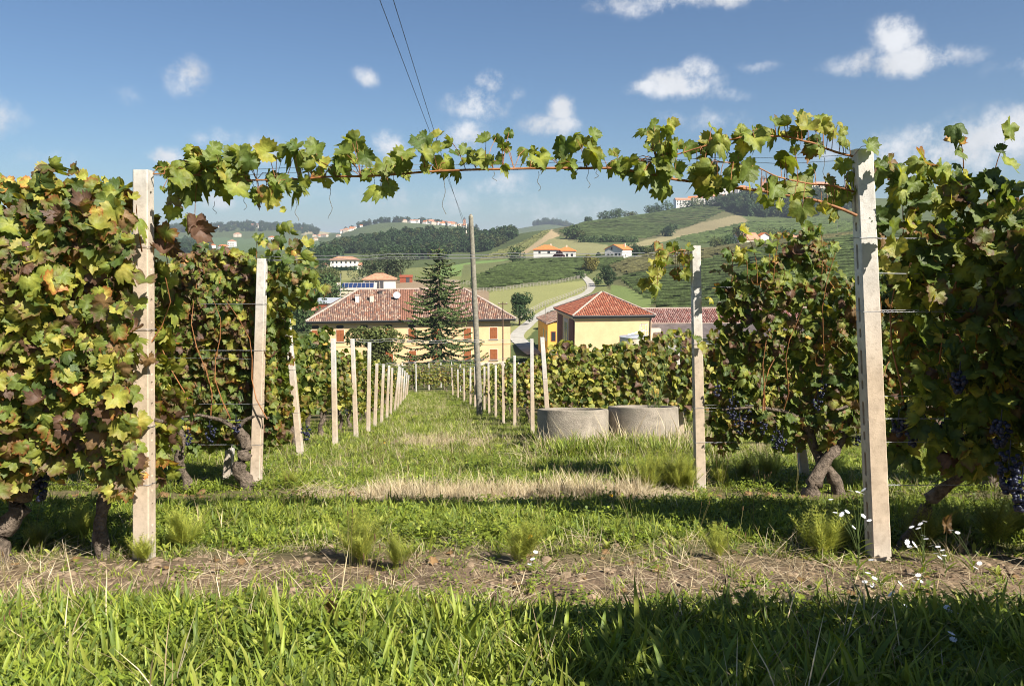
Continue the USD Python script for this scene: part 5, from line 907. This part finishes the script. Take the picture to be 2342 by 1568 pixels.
g_ = spot(764, 178); house('shed', 'low shed with grey-blue sheet roof at the left end of the farmhouse', g_, .14, 9, 5, 2.6, .8, 'shed', 'redwood', 'metal', cat='shed', over=.3)
g_ = spot(928, 268); house('stable', 'small dark red wooden stable beyond the farmhouse roof', g_, .1, 4.2, 3, 2.0, .5, 'shed', 'redwood', 'redwood', cat='stable', over=.2, doors=[(.6, 1.2, 1.7)])
g_ = spot(1713, 440); house('house', 'low house with large faded red roof under the hillside wood', g_, .3, 13, 10, 2.5, 3.8, 'gable', 'cream', 'oldroof')
g_ = spot(1747, 445); house('house', 'tiny white house right of the faded red roof', g_, .1, 5, 5, 3.5, 1.8, 'gable', 'white', 'brightroof', ridge='y')
for u, d, lb in ((1835, 452, 'red roofed house peeping above the near vineyard, left of two'), (1852, 455, 'pale roofed house peeping above the near vineyard, right of two'), (1815, 448, 'small pink house peeping above the near vineyard')):
    g_ = spot(u, d); house('house', lb, g_ - [0, 0, 1.2], .2, 5, 5, 2.2, 1.5, 'hip', 'cream', 'oldroof')
# villages on the ridges: copies of six
VH_LIB = []
for k, (w, dp, h, rise, kd, wl, rf) in enumerate(((12, 9, 6.5, 2.2, 'gable', 'white', 'brightroof'), (15, 10, 7.5, 2.4, 'hip', 'cream', 'oldroof'), (9, 8, 5.5, 2.0, 'gable', 'cream', 'brightroof'), (18, 10, 6.5, 2.5, 'gable', 'white', 'oldroof'), (10, 10, 8.5, 2.2, 'hip', 'white', 'oldroof'), (11, 8, 5, 2.0, 'hip', 'white', 'brightroof'))):
    p = libthing(f'village_house_{k}'); house('', '', None, 0, w, dp, h, rise, kd, wl, rf, wins=[(x, z_, 1.2, 1.6) for x in np.arange(-w / 2 + 1.8, w / 2 - 1, 3.2) for z_ in (1.0, 4.0)][:10], parent=p, over=.4); VH_LIB.append(p)
def village(specs, group, lab):
    for k, (u, d, kd, sc, dz) in enumerate(specs):
        g_ = spot(u, d); copy(VH_LIB[kd], 'village_house', lab[min(k, len(lab) - 1)], 'house', g_ + [0, 0, dz], rng.uniform(-.5, .5), sc, group)
village([(1560, 920, 3, 1.0, 2), (1578, 930, 2, 1.0, 4), (1592, 925, 5, 1.0, 4), (1605, 935, 1, 1.0, 5), (1618, 930, 0, 1.1, 3), (1632, 925, 3, 1.0, 2), (1652, 935, 4, 1.3, 6), (1668, 940, 0, 1.0, 8), (1695, 930, 5, 1.2, 11), (1765, 985, 2, .9, 4)], 'houses of the hilltop village at right',
        ['leftmost long pale house of the hilltop village at right', 'second hilltop house from the left, orange gabled', 'third hilltop house from the left with bright roof', 'broad hip-roofed hilltop house in the middle of the row', 'white gabled hilltop house right of the middle', 'long white hilltop house at the right of the row', 'tall grey-white hilltop house beside the dark wood', 'white gabled house behind the tall hilltop house', 'white hilltop house rising above the wood', 'small cream hilltop house behind the bell tower'])
g_ = spot(1738, 975); o = thing('bell_tower', 'slim brick bell tower above the hilltop wood', 'tower', g_); part(o, 'shaft', box(-2.6, 2.6, -2.6, 2.6, -3, 20), M['oldroof']); part(o, 'belfry', join([box(a - .6, a + .6, b - .6, b + .6, 20, 24) for a in (-2, 2) for b in (-2, 2)]), M['oldroof']); part(o, 'spire', join([box(-2.9, 2.9, -2.9, 2.9, 24, 24.6), (np.array([(-2.6, -2.6, 24.6), (2.6, -2.6, 24.6), (2.6, 2.6, 24.6), (-2.6, 2.6, 24.6), (0, 0, 28)]), np.array([[0, 1, 4], [1, 2, 4], [2, 3, 4], [3, 0, 4]]))]), M['gutter'])
g_ = spot(1872, 965); house('castle', 'large pale castle with rows of windows on the hilltop behind the arch', g_ + [0, 0, 2], .1, 26, 14, 13, 4, 'hip', 'cream', 'oldroof', wins=[(x, z_, 1.3, 2) for x in np.arange(-11, 12, 3.6) for z_ in (2, 6, 10)], cat='castle')
vr = np.random.default_rng(77)
cen = [(u, 1880 + vr.uniform(-30, 40), int(vr.choice([1, 2, 1, 2, 3, 0])), vr.uniform(.6, 1.0), vr.uniform(0, 3)) for u in np.concatenate([np.linspace(915, 1062, 24), vr.uniform(960, 1060, 10)])]
village(cen, 'houses of the distant ridge village behind the wood', ['distant pink and white house of the ridge village behind the dark wood'])
g_ = spot(1063, 1875); o = thing('church', 'distant reddish church tower at the right end of the ridge village', 'church', g_); part(o, 'tower', box(-3, 3, -3, 3, -3, 20), M['oldroof']); part(o, 'spire', (np.array([(-3.3, -3.3, 20), (3.3, -3.3, 20), (3.3, 3.3, 20), (-3.3, 3.3, 20), (0, 0, 27)]), np.array([[0, 1, 4], [1, 2, 4], [2, 3, 4], [3, 0, 4]])), M['gutter']); part(o, 'nave', box(-14, -3.1, -4, 4, -3, 10), M['cream'])
sad = [(u, d, int(vr.choice([1, 2, 1, 3, 0])), vr.uniform(.5, .85), 0) for u, d in zip(vr.uniform(715, 830, 18), vr.uniform(1600, 1950, 18))]
village(sad, 'houses scattered over the saddle left of the wood', ['distant house scattered on the saddle between the left hill and the wood'])
lef = [(u, d, int(vr.choice([1, 2, 1, 3, 0, 5])), vr.uniform(.7, 1.1), 0) for u, d in zip(vr.uniform(395, 720, 34), vr.uniform(2200, 2600, 34))] + [(u, d, int(vr.integers(6)), 1.1, 0) for u, d in ((507, 1150), (530, 1300), (480, 1250), (622, 1700), (545, 1900))]
village(lef, 'houses dotted over the hazy left hill', ['distant house dotted on the hazy hill in the gap at left'])

# ------------------------------------------------------------------ trees
def crown(r, H_, rad, n, ls, col, base=.25, lumps=9, squash=1.0):
    c = np.stack([r.normal(0, .42, lumps) * rad, r.normal(0, .42, lumps) * rad, base * H_ + (1 - base) * H_ * r.uniform(.12, .88, lumps)], 1); taper = np.clip(1.25 - np.abs((c[:, 2] / H_ - (base + .42)) / .55) ** 2, .35, 1)
    cr = rad * r.uniform(.42, .68, lumps) * taper; c[:, :2] *= taper[:, None]; k = r.choice(lumps, n, p=cr ** 2 / (cr ** 2).sum()); d = r.normal(0, 1, (n, 3)); d /= np.linalg.norm(d, axis=1, keepdims=True)
    p = c[k] + d * (cr[k] * r.uniform(.55, 1.08, n) ** .6)[:, None] * [1, 1, squash]; p = p[p[:, 2] > base * H_ * .5]; d = d[:len(p)]; n = len(p)
    nrm = d + r.normal(0, .5, (n, 3)) + [0, 0, .4]; Rm = leaf_frame(nrm, r.normal(0, 1, (n, 3)), np.zeros(n)); s = ls * r.uniform(.6, 1.3, n); q = np.array([[-.5, -.45, 0], [.5, -.35, .12], [.42, .5, 0], [-.45, .42, .12]])
    v = (np.einsum('nij,kj->nki', Rm, q) * s[:, None, None] + p[:, None]).reshape(-1, 3); f = (np.arange(n)[:, None] * 4 + np.arange(4)); t = np.repeat(np.asarray(col) * r.uniform(.65, 1.35, (n, 1)) * (1 + .25 * noise(p, 2.2 / rad, int(r.integers(99)), 2))[:, None], 4, 0)
    return v, f, t
def trunk_mesh(r, H_, r0, n=4):
    m = [tube([(0, 0, -.4), (r.normal(0, .05), 0, H_ * .25), (r.normal(0, .1), r.normal(0, .1), H_ * .75)], [r0, r0 * .75, r0 * .2], 8)]
    for i in range(n): a, z0 = r.uniform(0, 6.28), H_ * r.uniform(.22, .5); L = H_ * r.uniform(.18, .32); m.append(tube([(0, 0, z0), (L * .5 * math.cos(a), L * .5 * math.sin(a), z0 + L * .5), (L * .8 * math.cos(a), L * .8 * math.sin(a), z0 + L * 1.1)], [r0 * .45, r0 * .3, r0 * .1], 5))
    return join(m)
DK, MID, PALEG, OLIVE, YEL, RED = map(np.array, ((.032, .058, .02), (.055, .09, .028), (.10, .13, .06), (.085, .10, .03), (.26, .21, .045), (.05, .018, .022)))
def tree(name, label, cat, loc, H_, rad, col, n=900, ls=.35, base=.2, r=None, **kw):
    r = np.random.default_rng(abs(hash((round(float(loc[0]), 2), round(float(loc[1]), 2)))) % 9999 if r is None else r); o = thing(name, label, cat, loc); part(o, 'trunk', trunk_mesh(r, H_, .025 * H_ + .03), M['thin_pole'], True); b = crown(r, H_, rad, n, ls, col, base, **kw); part(o, 'crown', b[:2], M['foliage'], False, b[2]); return o
tree('fruit_tree', 'rounded leafy fruit tree before the farmhouse, left of the conifer', 'tree', spot(858, 84), 5.9, 1.95, OLIVE * 1.3, 6000, .22, .1, 1, lumps=16)
tree('fruit_tree', 'low dark green bush tree at the left corner of the farmhouse', 'tree', spot(718, 92), 5.2, 2.0, MID, 3000, .2, .1, 2, lumps=14)
tree('dark_tree', 'dark round tree beside the lane at the farmhouse corner', 'tree', spot(1188, 158), 6.9, 2.3, DK * 1.1, 2600, .26, .1, 3, lumps=12)
tree('young_tree', 'small young tree with thin trunk beside the lane', 'tree', spot(1257, 150), 3.6, 1.0, MID, 700, .2, .35, 4)
tree('bush', 'dark bush on the verge below the small young tree', 'bush', spot(1275, 128), 2.3, 1.7, DK, 900, .2, .0, 5)
tree('bush', 'dark bush between the lane and the ochre wing', 'bush', spot(1262, 124), 1.8, 1.4, DK, 700, .18, .0, 6)
tree('yellowing_tree', 'yellow-tinged round tree at the bend of the lane', 'tree', spot(1354, 322), 6.8, 3.3, YEL * .6 + OLIVE * .5, 1500, .42, .1, 7)
tree('dark_tree', 'dark green tree right of the lane above the red roof', 'tree', spot(1390, 262), 6.6, 2.9, DK * 1.2, 1500, .36, .12, 8)
tree('bush', 'slim green bush left of the lane under the yellowing tree', 'bush', spot(1368, 272), 4.0, 1.5, MID, 600, .3, .0, 9)
tree('bush', 'low bush at the corner of the vineyard beside the lane', 'bush', spot(1330, 300), 3.0, 1.6, MID, 600, .3, .0, 10)
for i, (u, d, h, rd, lb) in enumerate(((850, 292, 10.5, 5.0, 'pale leafy poplar at the left of the group behind the white barn'), (885, 288, 11.5, 5.2, 'tallest pale poplar of the group behind the white barn'), (915, 284, 9.8, 4.6, 'pale poplar at the right of the group behind the white barn'))): tree('poplar', lb, 'tree', spot(u, d), h, rd, PALEG * .9, 2200, .42, .03, 20 + i, lumps=14)
for i, (u, d, h, rd, c, lb) in enumerate(((752, 205, 6.5, 4.6, MID, 'round mid-green tree left of the solar shed'), (728, 240, 7.5, 4.2, OLIVE, 'olive-toned tree farthest left of the solar shed'), (735, 410, 8, 6, DK, 'dark trees crowding the left end of the cream house'), (760, 300, 4, 4.5, OLIVE, 'low bushy tree below the cream country house'), (705, 330, 9, 6, MID, 'broad tree behind the yellow vine leaves at left'), (690, 150, 7, 5, MID, 'green tree just left of the farmhouse roof'))): tree('broad_tree', lb, 'tree', spot(u, d), h, rd, c, 1500, .42, .05, 30 + i)
for i, (u, d, h, rd, c, lb) in enumerate(((1278, 380, 4.6, 2.6, RED, 'dark red-leaved tree between the two white houses'), (1180, 372, 7.2, 4.6, MID * .9, 'green tree left of the white hillside houses'), (1455, 388, 5.5, 4.5, DK, 'dark tree right of the orange gable house'), (1478, 392, 4.0, 4.0, OLIVE, 'low trees right of the dark tree by the gable house'), (1500, 396, 5.5, 3.6, MID, 'leafy tree in the row right of the orange gable house'), (1370, 384, 2.4, 1.2, DK, 'small round dark shrub before the gable house'),
                                           (1430, 384, 2.2, 3.2, MID, 'low garden shrubs along the gable house wall'), (1685, 436, 11.0, 4.4, OLIVE * .8, 'tall rounded tree left of the faded red roof'), (1660, 432, 6, 6, MID, 'low wide bush left of the tall rounded tree'), (1640, 428, 5, 5, OLIVE, 'pale bush at the foot of the hillside'), (1765, 470, 5.5, 7, OLIVE, 'olive bushes above the near vineyard edge'), (1800, 468, 5.5, 6, MID, 'green bushes right of the olive bushes'))): tree('broad_tree', lb, 'tree', spot(u, d), h, rd, c, 900, .55, .02, 40 + i)
for i, (u, d, h, rd, c, lb) in enumerate(((1308, 600, 11, 6, MID, 'rounded tree among the upper vineyards, the larger of two'), (1325, 600, 7, 4, OLIVE, 'smaller rounded tree among the upper vineyards'), (1528, 640, 9, 6, DK, 'dark tree beside the pale stripe of hillside'), (1342, 850, 9, 5, DK, 'first little tree on the skyline of the right hill'), (1378, 852, 10, 8, MID, 'cluster of trees on the skyline of the right hill, left'), (1398, 853, 11, 7, MID * .9, 'tall tree in the skyline cluster of the right hill'), (1412, 855, 11, 6, MID, 'right tree of the skyline cluster on the right hill'),
                                           (1440, 855, 5, 6, OLIVE, 'low bush on the skyline of the right hill'), (1482, 880, 9, 7, MID, 'skyline tree left of the hilltop village'), (1500, 885, 10, 7, DK * 1.3, 'second skyline tree left of the hilltop village'), (1522, 888, 10, 8, MID, 'third skyline tree left of the hilltop village'), (1590, 885, 9, 9, YEL * .35 + MID, 'yellow-green tree below the hilltop houses'), (1612, 880, 6, 9, DK * 1.2, 'dark trees below the hilltop houses'), (1575, 878, 5.5, 9, DK, 'dark shrubbery at the foot of the hilltop village'), (1630, 880, 8, 9, DK, 'dark tree right of the yellow-green hilltop tree'))): tree('broad_tree', lb, 'tree', spot(u, d), h, rd, c, 700, .9, .02, 60 + i)
for i in range(9): u = 1335 + i * 14; tree('bush', f'low hedge bush along the terrace below the upper vineyards, {["first", "second", "third", "fourth", "fifth", "sixth", "seventh", "eighth", "ninth"][i]} from left', 'bush', spot(u, 560), rng.uniform(2.5, 5), 4.5, MID * rng.uniform(.8, 1.2), 350, .7, .0, 80 + i)
hg = [spot(u, 112) for u in np.linspace(1170, 1212, 6)]; o = thing('hedge', 'clipped green hedge at the right corner of the farmhouse', 'hedge', hg[0]); hp = rng.uniform(0, 1, (2600, 3)) * [3.4, .9, 1.6] + [-.3, -.4, 0]; sd = rng.normal(0, .02, hp.shape); Rm = leaf_frame(rng.normal(0, 1, (2600, 3)) + [0, -.6, .6], rng.normal(0, 1, (2600, 3)), np.zeros(2600)); qd = np.array([[-.5, -.4, 0], [.5, -.4, 0], [.5, .4, 0], [-.5, .4, 0]]) * .16
part(o, 'foliage', ((np.einsum('nij,kj->nki', Rm, qd) + hp[:, None]).reshape(-1, 3), np.arange(2600)[:, None] * 4 + np.arange(4)), M['foliage'], False, np.repeat(MID * rng.uniform(.8, 1.6, (2600, 1)), 4, 0), kind='stuff'); part(o, 'stems', join([tube([(x, 0, -.3), (x, 0, 1.2)], .03, 5) for x in np.arange(0, 3.1, .5)]), M['thin_pole'])
g_ = spot(1188, 106); o = thing('parked_car', 'grey car roof showing between hedge and vines at the farmhouse corner', 'car', g_ + [0, 0, .1], .1)
part(o, 'body', join([box(-2.1, 2.1, -.85, .85, .35, .95, .97), box(-1.2, 1.3, -.75, .75, .95, 1.5, .8)]), M['carpaint']); part(o, 'window', join([box(-1.0, .05, -.78, -.70, 1.0, 1.38), box(.12, 1.05, -.78, -.70, 1.0, 1.38)]), M['glass'])
for x in (-1.35, 1.35):
    for y in (-.8, .8): w_ = trimesh.creation.cylinder(.33, .2, sections=18); w_.apply_transform(trimesh.transformations.rotation_matrix(math.pi / 2, [1, 0, 0])); w_.apply_translation((x, y, .33)); part(o, 'wheel', (w_.vertices, w_.faces), M['gutter'])
# the conifer
def conifer(label, loc, H_, rad):
    r = np.random.default_rng(8); o = thing('conifer', label, 'conifer', loc); part(o, 'trunk', tube([(0, 0, -.5), (.05, 0, H_ * .5), (0, 0, H_)], [.24, .14, .02], 9), M['thin_pole'], True); V, T, br_ = [], [], []; z = .9
    while z < H_ - .15:
        t = z / H_; L = rad * (1.03 - t) ** .68 * (.95 if t > .12 else .8); nb = 7 if t < .8 else 5
        for i in range(nb):
            a = r.uniform(0, 6.28); l = L * r.uniform(.5, 1.22) + .12; droop = r.uniform(.2, .46); k = np.linspace(0, 1, 7); p = np.stack([l * k * math.cos(a), l * k * math.sin(a), z + l * (-droop * k * 1.6 + droop * 1.35 * k ** 2.4)], 1); br_.append(tube(p, np.linspace(.035, .008, 7), 4, False)); m = int(88 * l / rad * 2.2) + 12
            for j in range(m):
                s = r.uniform(.12, 1.02); q = np.array([np.interp(s, k, p[:, c]) for c in range(3)]); sa = a + r.choice([-1, 1]) * r.uniform(.3, 1.5); ln = r.uniform(.25, .6) * (.5 + .5 * l / rad) * (1.15 - .5 * s); hang = r.uniform(.1, .95)
                e = q + ln * np.array([math.cos(sa) * (1 - .5 * hang), math.sin(sa) * (1 - .5 * hang), -hang]); d = np.cross(e - q, r.normal(0, 1, 3)); d = d / (np.linalg.norm(d) + 1e-9) * r.uniform(.06, .11); mid = (q + e) / 2; V += [q, mid + d, e, mid - d]; c = np.array([.085, .125, .04]) * r.uniform(.6, 1.5) + (np.array([.045, .03, .0]) * (s > .85) * r.uniform(0, 1)); T += [c] * 4
        z += .52 * (1.1 - .55 * t)
    n = len(V) // 4; part(o, 'branches', join(br_), M['thin_pole']); part(o, 'needles', (np.array(V), np.arange(n)[:, None] * 4 + np.arange(4)), M['needles'], False, np.array(T), kind='stuff')
cb = spot(1005, 97); conifer('tall dark conifer with drooping layered branches before the farmhouse', cb, float((at(1005, 563, 97) - cb)[2]), 6.9)

# woods: each one object
W_LIB = []
for k in range(6): b = crown(np.random.default_rng(200 + k), 12, 4.6, 420, 1.15, (DK * 1.25, DK, MID * .8, DK * 1.1, MID * .7, OLIVE * .75)[k], .0, 8); p = usdkit.mesh(stage, f'{LIB}/wood_tree_{k}', b[:2], M['foliage']); set_tint(p, b[2]); W_LIB.append(str(p.GetPath()))
wd = np.random.default_rng(42)
def wood(name, label, poly, d0, d1, n, sc, cat='wood'):
    us, vs = zip(*poly); u = wd.uniform(min(us), max(us), n * 14); d = wd.uniform(d0, d1, n * 14); r = raydir(u, 560); x = r[:, 0] / r[:, 1] * d; z = Z(x, d, True); uu, vv = project(np.stack([x, d, z], 1)); m = shapely.contains_xy(shapely.Polygon(poly), uu, vv); x, y, z = x[m][:n], d[m][:n], z[m][:n]
    s = wd.uniform(sc[0], sc[1], len(x)); instancer(numbered('/World', name), W_LIB, wd.integers(0, 6, len(x)), np.stack([x, y, z - .5], 1), R.from_euler('z', wd.uniform(0, 6.28, len(x))), np.stack([s, s, s * wd.uniform(.85, 1.25, len(x))], 1), label, cat)
wood('wood', 'dense dark green wood covering the low hill behind the farmhouse', [(725, 584), (760, 570), (810, 558), (850, 546), (930, 541), (1090, 540), (1175, 532), (1182, 545), (1110, 578), (1060, 592), (960, 588), (880, 582), (800, 580)], 640, 800, 640, (.5, .9))
wood('wood', 'line of trees at the far edge of the meadow', [(870, 606), (880, 596), (1000, 592), (1085, 592), (1085, 602), (960, 608)], 520, 600, 60, (.5, .85))
wood('wood', 'dark wood hanging on the right hillside below the hilltop village', [(1640, 468), (1680, 462), (1760, 458), (1840, 450), (1960, 452), (1960, 476), (1840, 500), (1760, 505), (1690, 492), (1660, 484)], 800, 985, 330, (.75, 1.3))
wood('wood', 'scrubby wood on the lower slope of the hazy left hill', [(380, 556), (470, 556), (480, 575), (440, 590), (380, 590)], 900, 1700, 170, (.7, 1.2))
wood('wood', 'distant trees scattered along the left ridge and between its houses', [(380, 519), (560, 512), (640, 512), (720, 520), (730, 536), (600, 532), (380, 540)], 2100, 2620, 330, (.8, 1.6))
wood('wood', 'distant trees around the ridge village and on the rounded hill behind', [(760, 545), (840, 503), (920, 500), (1060, 510), (1100, 530), (1000, 535), (850, 535), (780, 548)], 1860, 1960, 110, (.7, 1.3))
wood('wood', 'far small wooded hill between the two ridges', [(1190, 530), (1250, 505), (1310, 520), (1310, 530)], 2700, 3060, 110, (1.2, 1.9))
wood('wood', 'mixed trees filling the valley left of the dark wood', [(700, 604), (760, 590), (790, 582), (770, 600), (720, 618)], 480, 660, 70, (.6, 1.0))

# vineyards on the hills: one mesh for each row
def vineyard(poly, d0, d1, ang, spacing, height, col, label, group, step=2.0, gap=.02, posts=0):
    dx, dy = math.cos(ang), math.sin(ang); nx, ny = -dy, dx; pg = shapely.Polygon(poly); us = [p[0] for p in poly]; cx_ = at((min(us) + max(us)) / 2, 600, (d0 + d1) / 2); k = 0; made = []
    for o_ in np.arange(-500, 500, spacing):
        s = np.arange(-600, 600, step); x = cx_[0] + nx * o_ + dx * s; y = cx_[1] + ny * o_ + dy * s; m = (y > d0) & (y < d1)
        if m.sum() < 4: continue
        z = Z(x, np.maximum(y, 5), True); u, v = project(np.stack([x, y, z], 1)); m &= shapely.contains_xy(pg, u, v)
        idx = np.flatnonzero(m)
        if len(idx) < 4: continue
        parts_ = []
        for run in np.split(idx, np.flatnonzero(np.diff(idx) > 1) + 1):
            if len(run) < 4: continue
            P = np.stack([x[run], y[run], z[run]], 1); n = len(run); prof = np.array([(-.30, .22), (-.42, .7), (-.16, 1.0), (.16, 1.0), (.42, .7), (.30, .22)]) * [1, height]
            v_ = np.stack([P + np.array([nx, ny, 0]) * px + np.array([0, 0, 1]) * pz for px, pz in prof], 1); v_ = v_ + wd.normal(0, .10, v_.shape) * [1, 1, .9]
            v_[:, 2:4, 2] += .22 * noise(P, .35, 7, 2)[:, None]; i, j = np.meshgrid(np.arange(n - 1), np.arange(6), indexing='ij'); jj = (j + 1) % 6
            f_ = np.stack([i * 6 + j, i * 6 + jj, (i + 1) * 6 + jj, (i + 1) * 6 + j], -1).reshape(-1, 4); f_ = f_[wd.uniform(0, 1, len(f_)) > gap]
            t_ = np.repeat(np.asarray(col) * (1 + .3 * noise(P, .05, 3, 3)[:, None]) * wd.uniform(.75, 1.3, (n, 1)), 6, 0); parts_.append((v_.reshape(-1, 3), f_, t_))
        if parts_:
            k += 1
            for b in parts_: made.append(solid('vine_row', b[:2], M['farvine'], f'{NTH[len(made)]} row up, {label}', 'vine row', False, b[2], group))
    return made
VG = np.array([.070, .098, .027])
vineyard([(1062, 650), (1100, 628), (1160, 606), (1230, 596), (1335, 592), (1440, 586), (1425, 600), (1340, 634), (1320, 640), (1190, 655), (1110, 664), (1070, 664)], 250, 400, .06, 5.8, 1.55, VG * .75, 'trimmed vine row of the deep green vineyard below the white houses', 'rows of the deep green vineyard', posts=9)
vineyard([(1398, 640), (1440, 630), (1600, 600), (1700, 575), (1830, 556), (1960, 540), (2342, 530), (2342, 760), (1600, 722), (1500, 712), (1480, 690)], 160, 385, -.05, 9.0, 1.4, VG * .75, 'vine row curving round the near right hillside', 'rows of the near right hillside', posts=7)
vineyard([(1385, 612), (1470, 584), (1640, 563), (1960, 533), (1960, 542), (1700, 572), (1590, 600), (1430, 630)], 240, 392, .30, 5.0, 1.2, np.array([.085, .08, .03]), 'browner young vine row along the top of the near right hillside', 'rows along the top of the near right hillside')
vineyard([(1095, 592), (1185, 560), (1248, 527), (1258, 530), (1180, 588)], 450, 760, .9, 9, 1.4, np.array([.11, .115, .04]), 'faded vine row on the steep slope beside the wood', 'rows of the steep faded slope')
vineyard([(1275, 530), (1340, 508), (1420, 500), (1560, 476), (1640, 468), (1660, 484), (1600, 512), (1480, 548), (1300, 548)], 580, 900, .12, 13, 1.7, VG * .75, 'terraced vine row on the upper right hill', 'rows of the upper right hill', 3.0)
vineyard([(1540, 548), (1620, 530), (1700, 510), (1900, 500), (1960, 512), (1960, 528), (1830, 544), (1700, 550), (1600, 560)], 460, 830, .05, 11, 1.7, VG, 'vine row on the slope below the hanging wood', 'rows below the hanging wood', 3.0)
# fences and poles of the valley
def rail_fence(label, pts, d, n, h=1.3, name='rail_fence'):
    us, vs = np.array(pts, float).T; P = np.array([hit(u, v, d) for u, v in zip(np.interp(np.linspace(0, 1, n), np.linspace(0, 1, len(us)), us), np.interp(np.linspace(0, 1, n), np.linspace(0, 1, len(us)), vs))]); o = thing(name, label, 'fence', P[0]); Q = P - P[0]
    for q_ in Q: part(o, 'post', moved(box(-.08, .08, -.08, .08, -.3, h), q_), M['timber'])
    for k in (.35, .68, .96): part(o, 'rail', join([tube([Q[i] + [0, -.1, h * k], Q[i + 1] + [0, -.1, h * k]], .042, 4) for i in range(n - 1)]), M['timber'])
rail_fence('pale rail fence curving between meadow and deep green vineyard', [(1090, 668), (1150, 665), (1210, 656), (1270, 650), (1322, 638), (1340, 633)], 130, 40)
rail_fence('rail fence along the lane side of the meadow', [(1180, 738), (1205, 722), (1250, 698), (1300, 680), (1345, 660)], 120, 30)
rail_fence('rail fence round the paddock behind the farmhouse', [(905, 636), (960, 640), (1020, 646), (1075, 652)], 200, 24); rail_fence('weathered rail fence left of the poplars', [(805, 645), (830, 640), (850, 634)], 200, 12)
def line_pole(label, u, v0, v1, d, arm=True, m='thin_pole', r0=.11):
    t = at(u, v1, d); b = ground(t[0], t[1]); h = t[2] - b[2]; o = thing('utility_pole', label, 'pole', b); part(o, 'shaft', tube([(0, 0, -.6), (0, 0, h)], [r0, r0 * .6], 8), M[m], True)
    if arm: part(o, 'crossbar', box(-.6, .6, -.05, .05, h - .35, h - .23), M[m]); [part(o, 'insulator', moved(revolve([(0, 0), (.05, 0), (.06, .1), (0, .18)], 8), (x, 0, h - .23)), M['frame']) for x in (-.5, .5)]
line_pole('thin dark pole with crossbar in front of the farmhouse right corner', 1150, 830, 690, 100); line_pole('slender pole at the roadside by the ochre wing', 1248, 790, 700, 125, False, 'pole', .07); line_pole('pale pole standing in the near hillside vineyard', 1836, 635, 583, 250, True, 'pole'); line_pole('far pole on the hillside near the right post', 1917, 530, 490, 470, True, 'pole'); line_pole('thin antenna pole by the solar shed', 778, 680, 626, 170, False, 'metal', .05)

# ------------------------------------------------------------------ the air
lo = float(tv[:, 2].min()) - 1.0; hi = float(tv[:, 2].max()) + 45.0; HZ = 9000.0
M['haze'] = usdkit.material(stage, '/World/Looks/haze', {'v': ('principled_volume', dict(color=(.84, .90, 1.0), density=HAZE_DENSITY, anisotropy=.25))}, volume='v.volume')
v, f = box(-HZ, HZ, -HZ, HZ, lo, hi); hz = usdkit.mesh(stage, '/World/haze', (v, f), M['haze']); tag(hz, 'thin blue summer haze over the valley', None, None, 'stuff')
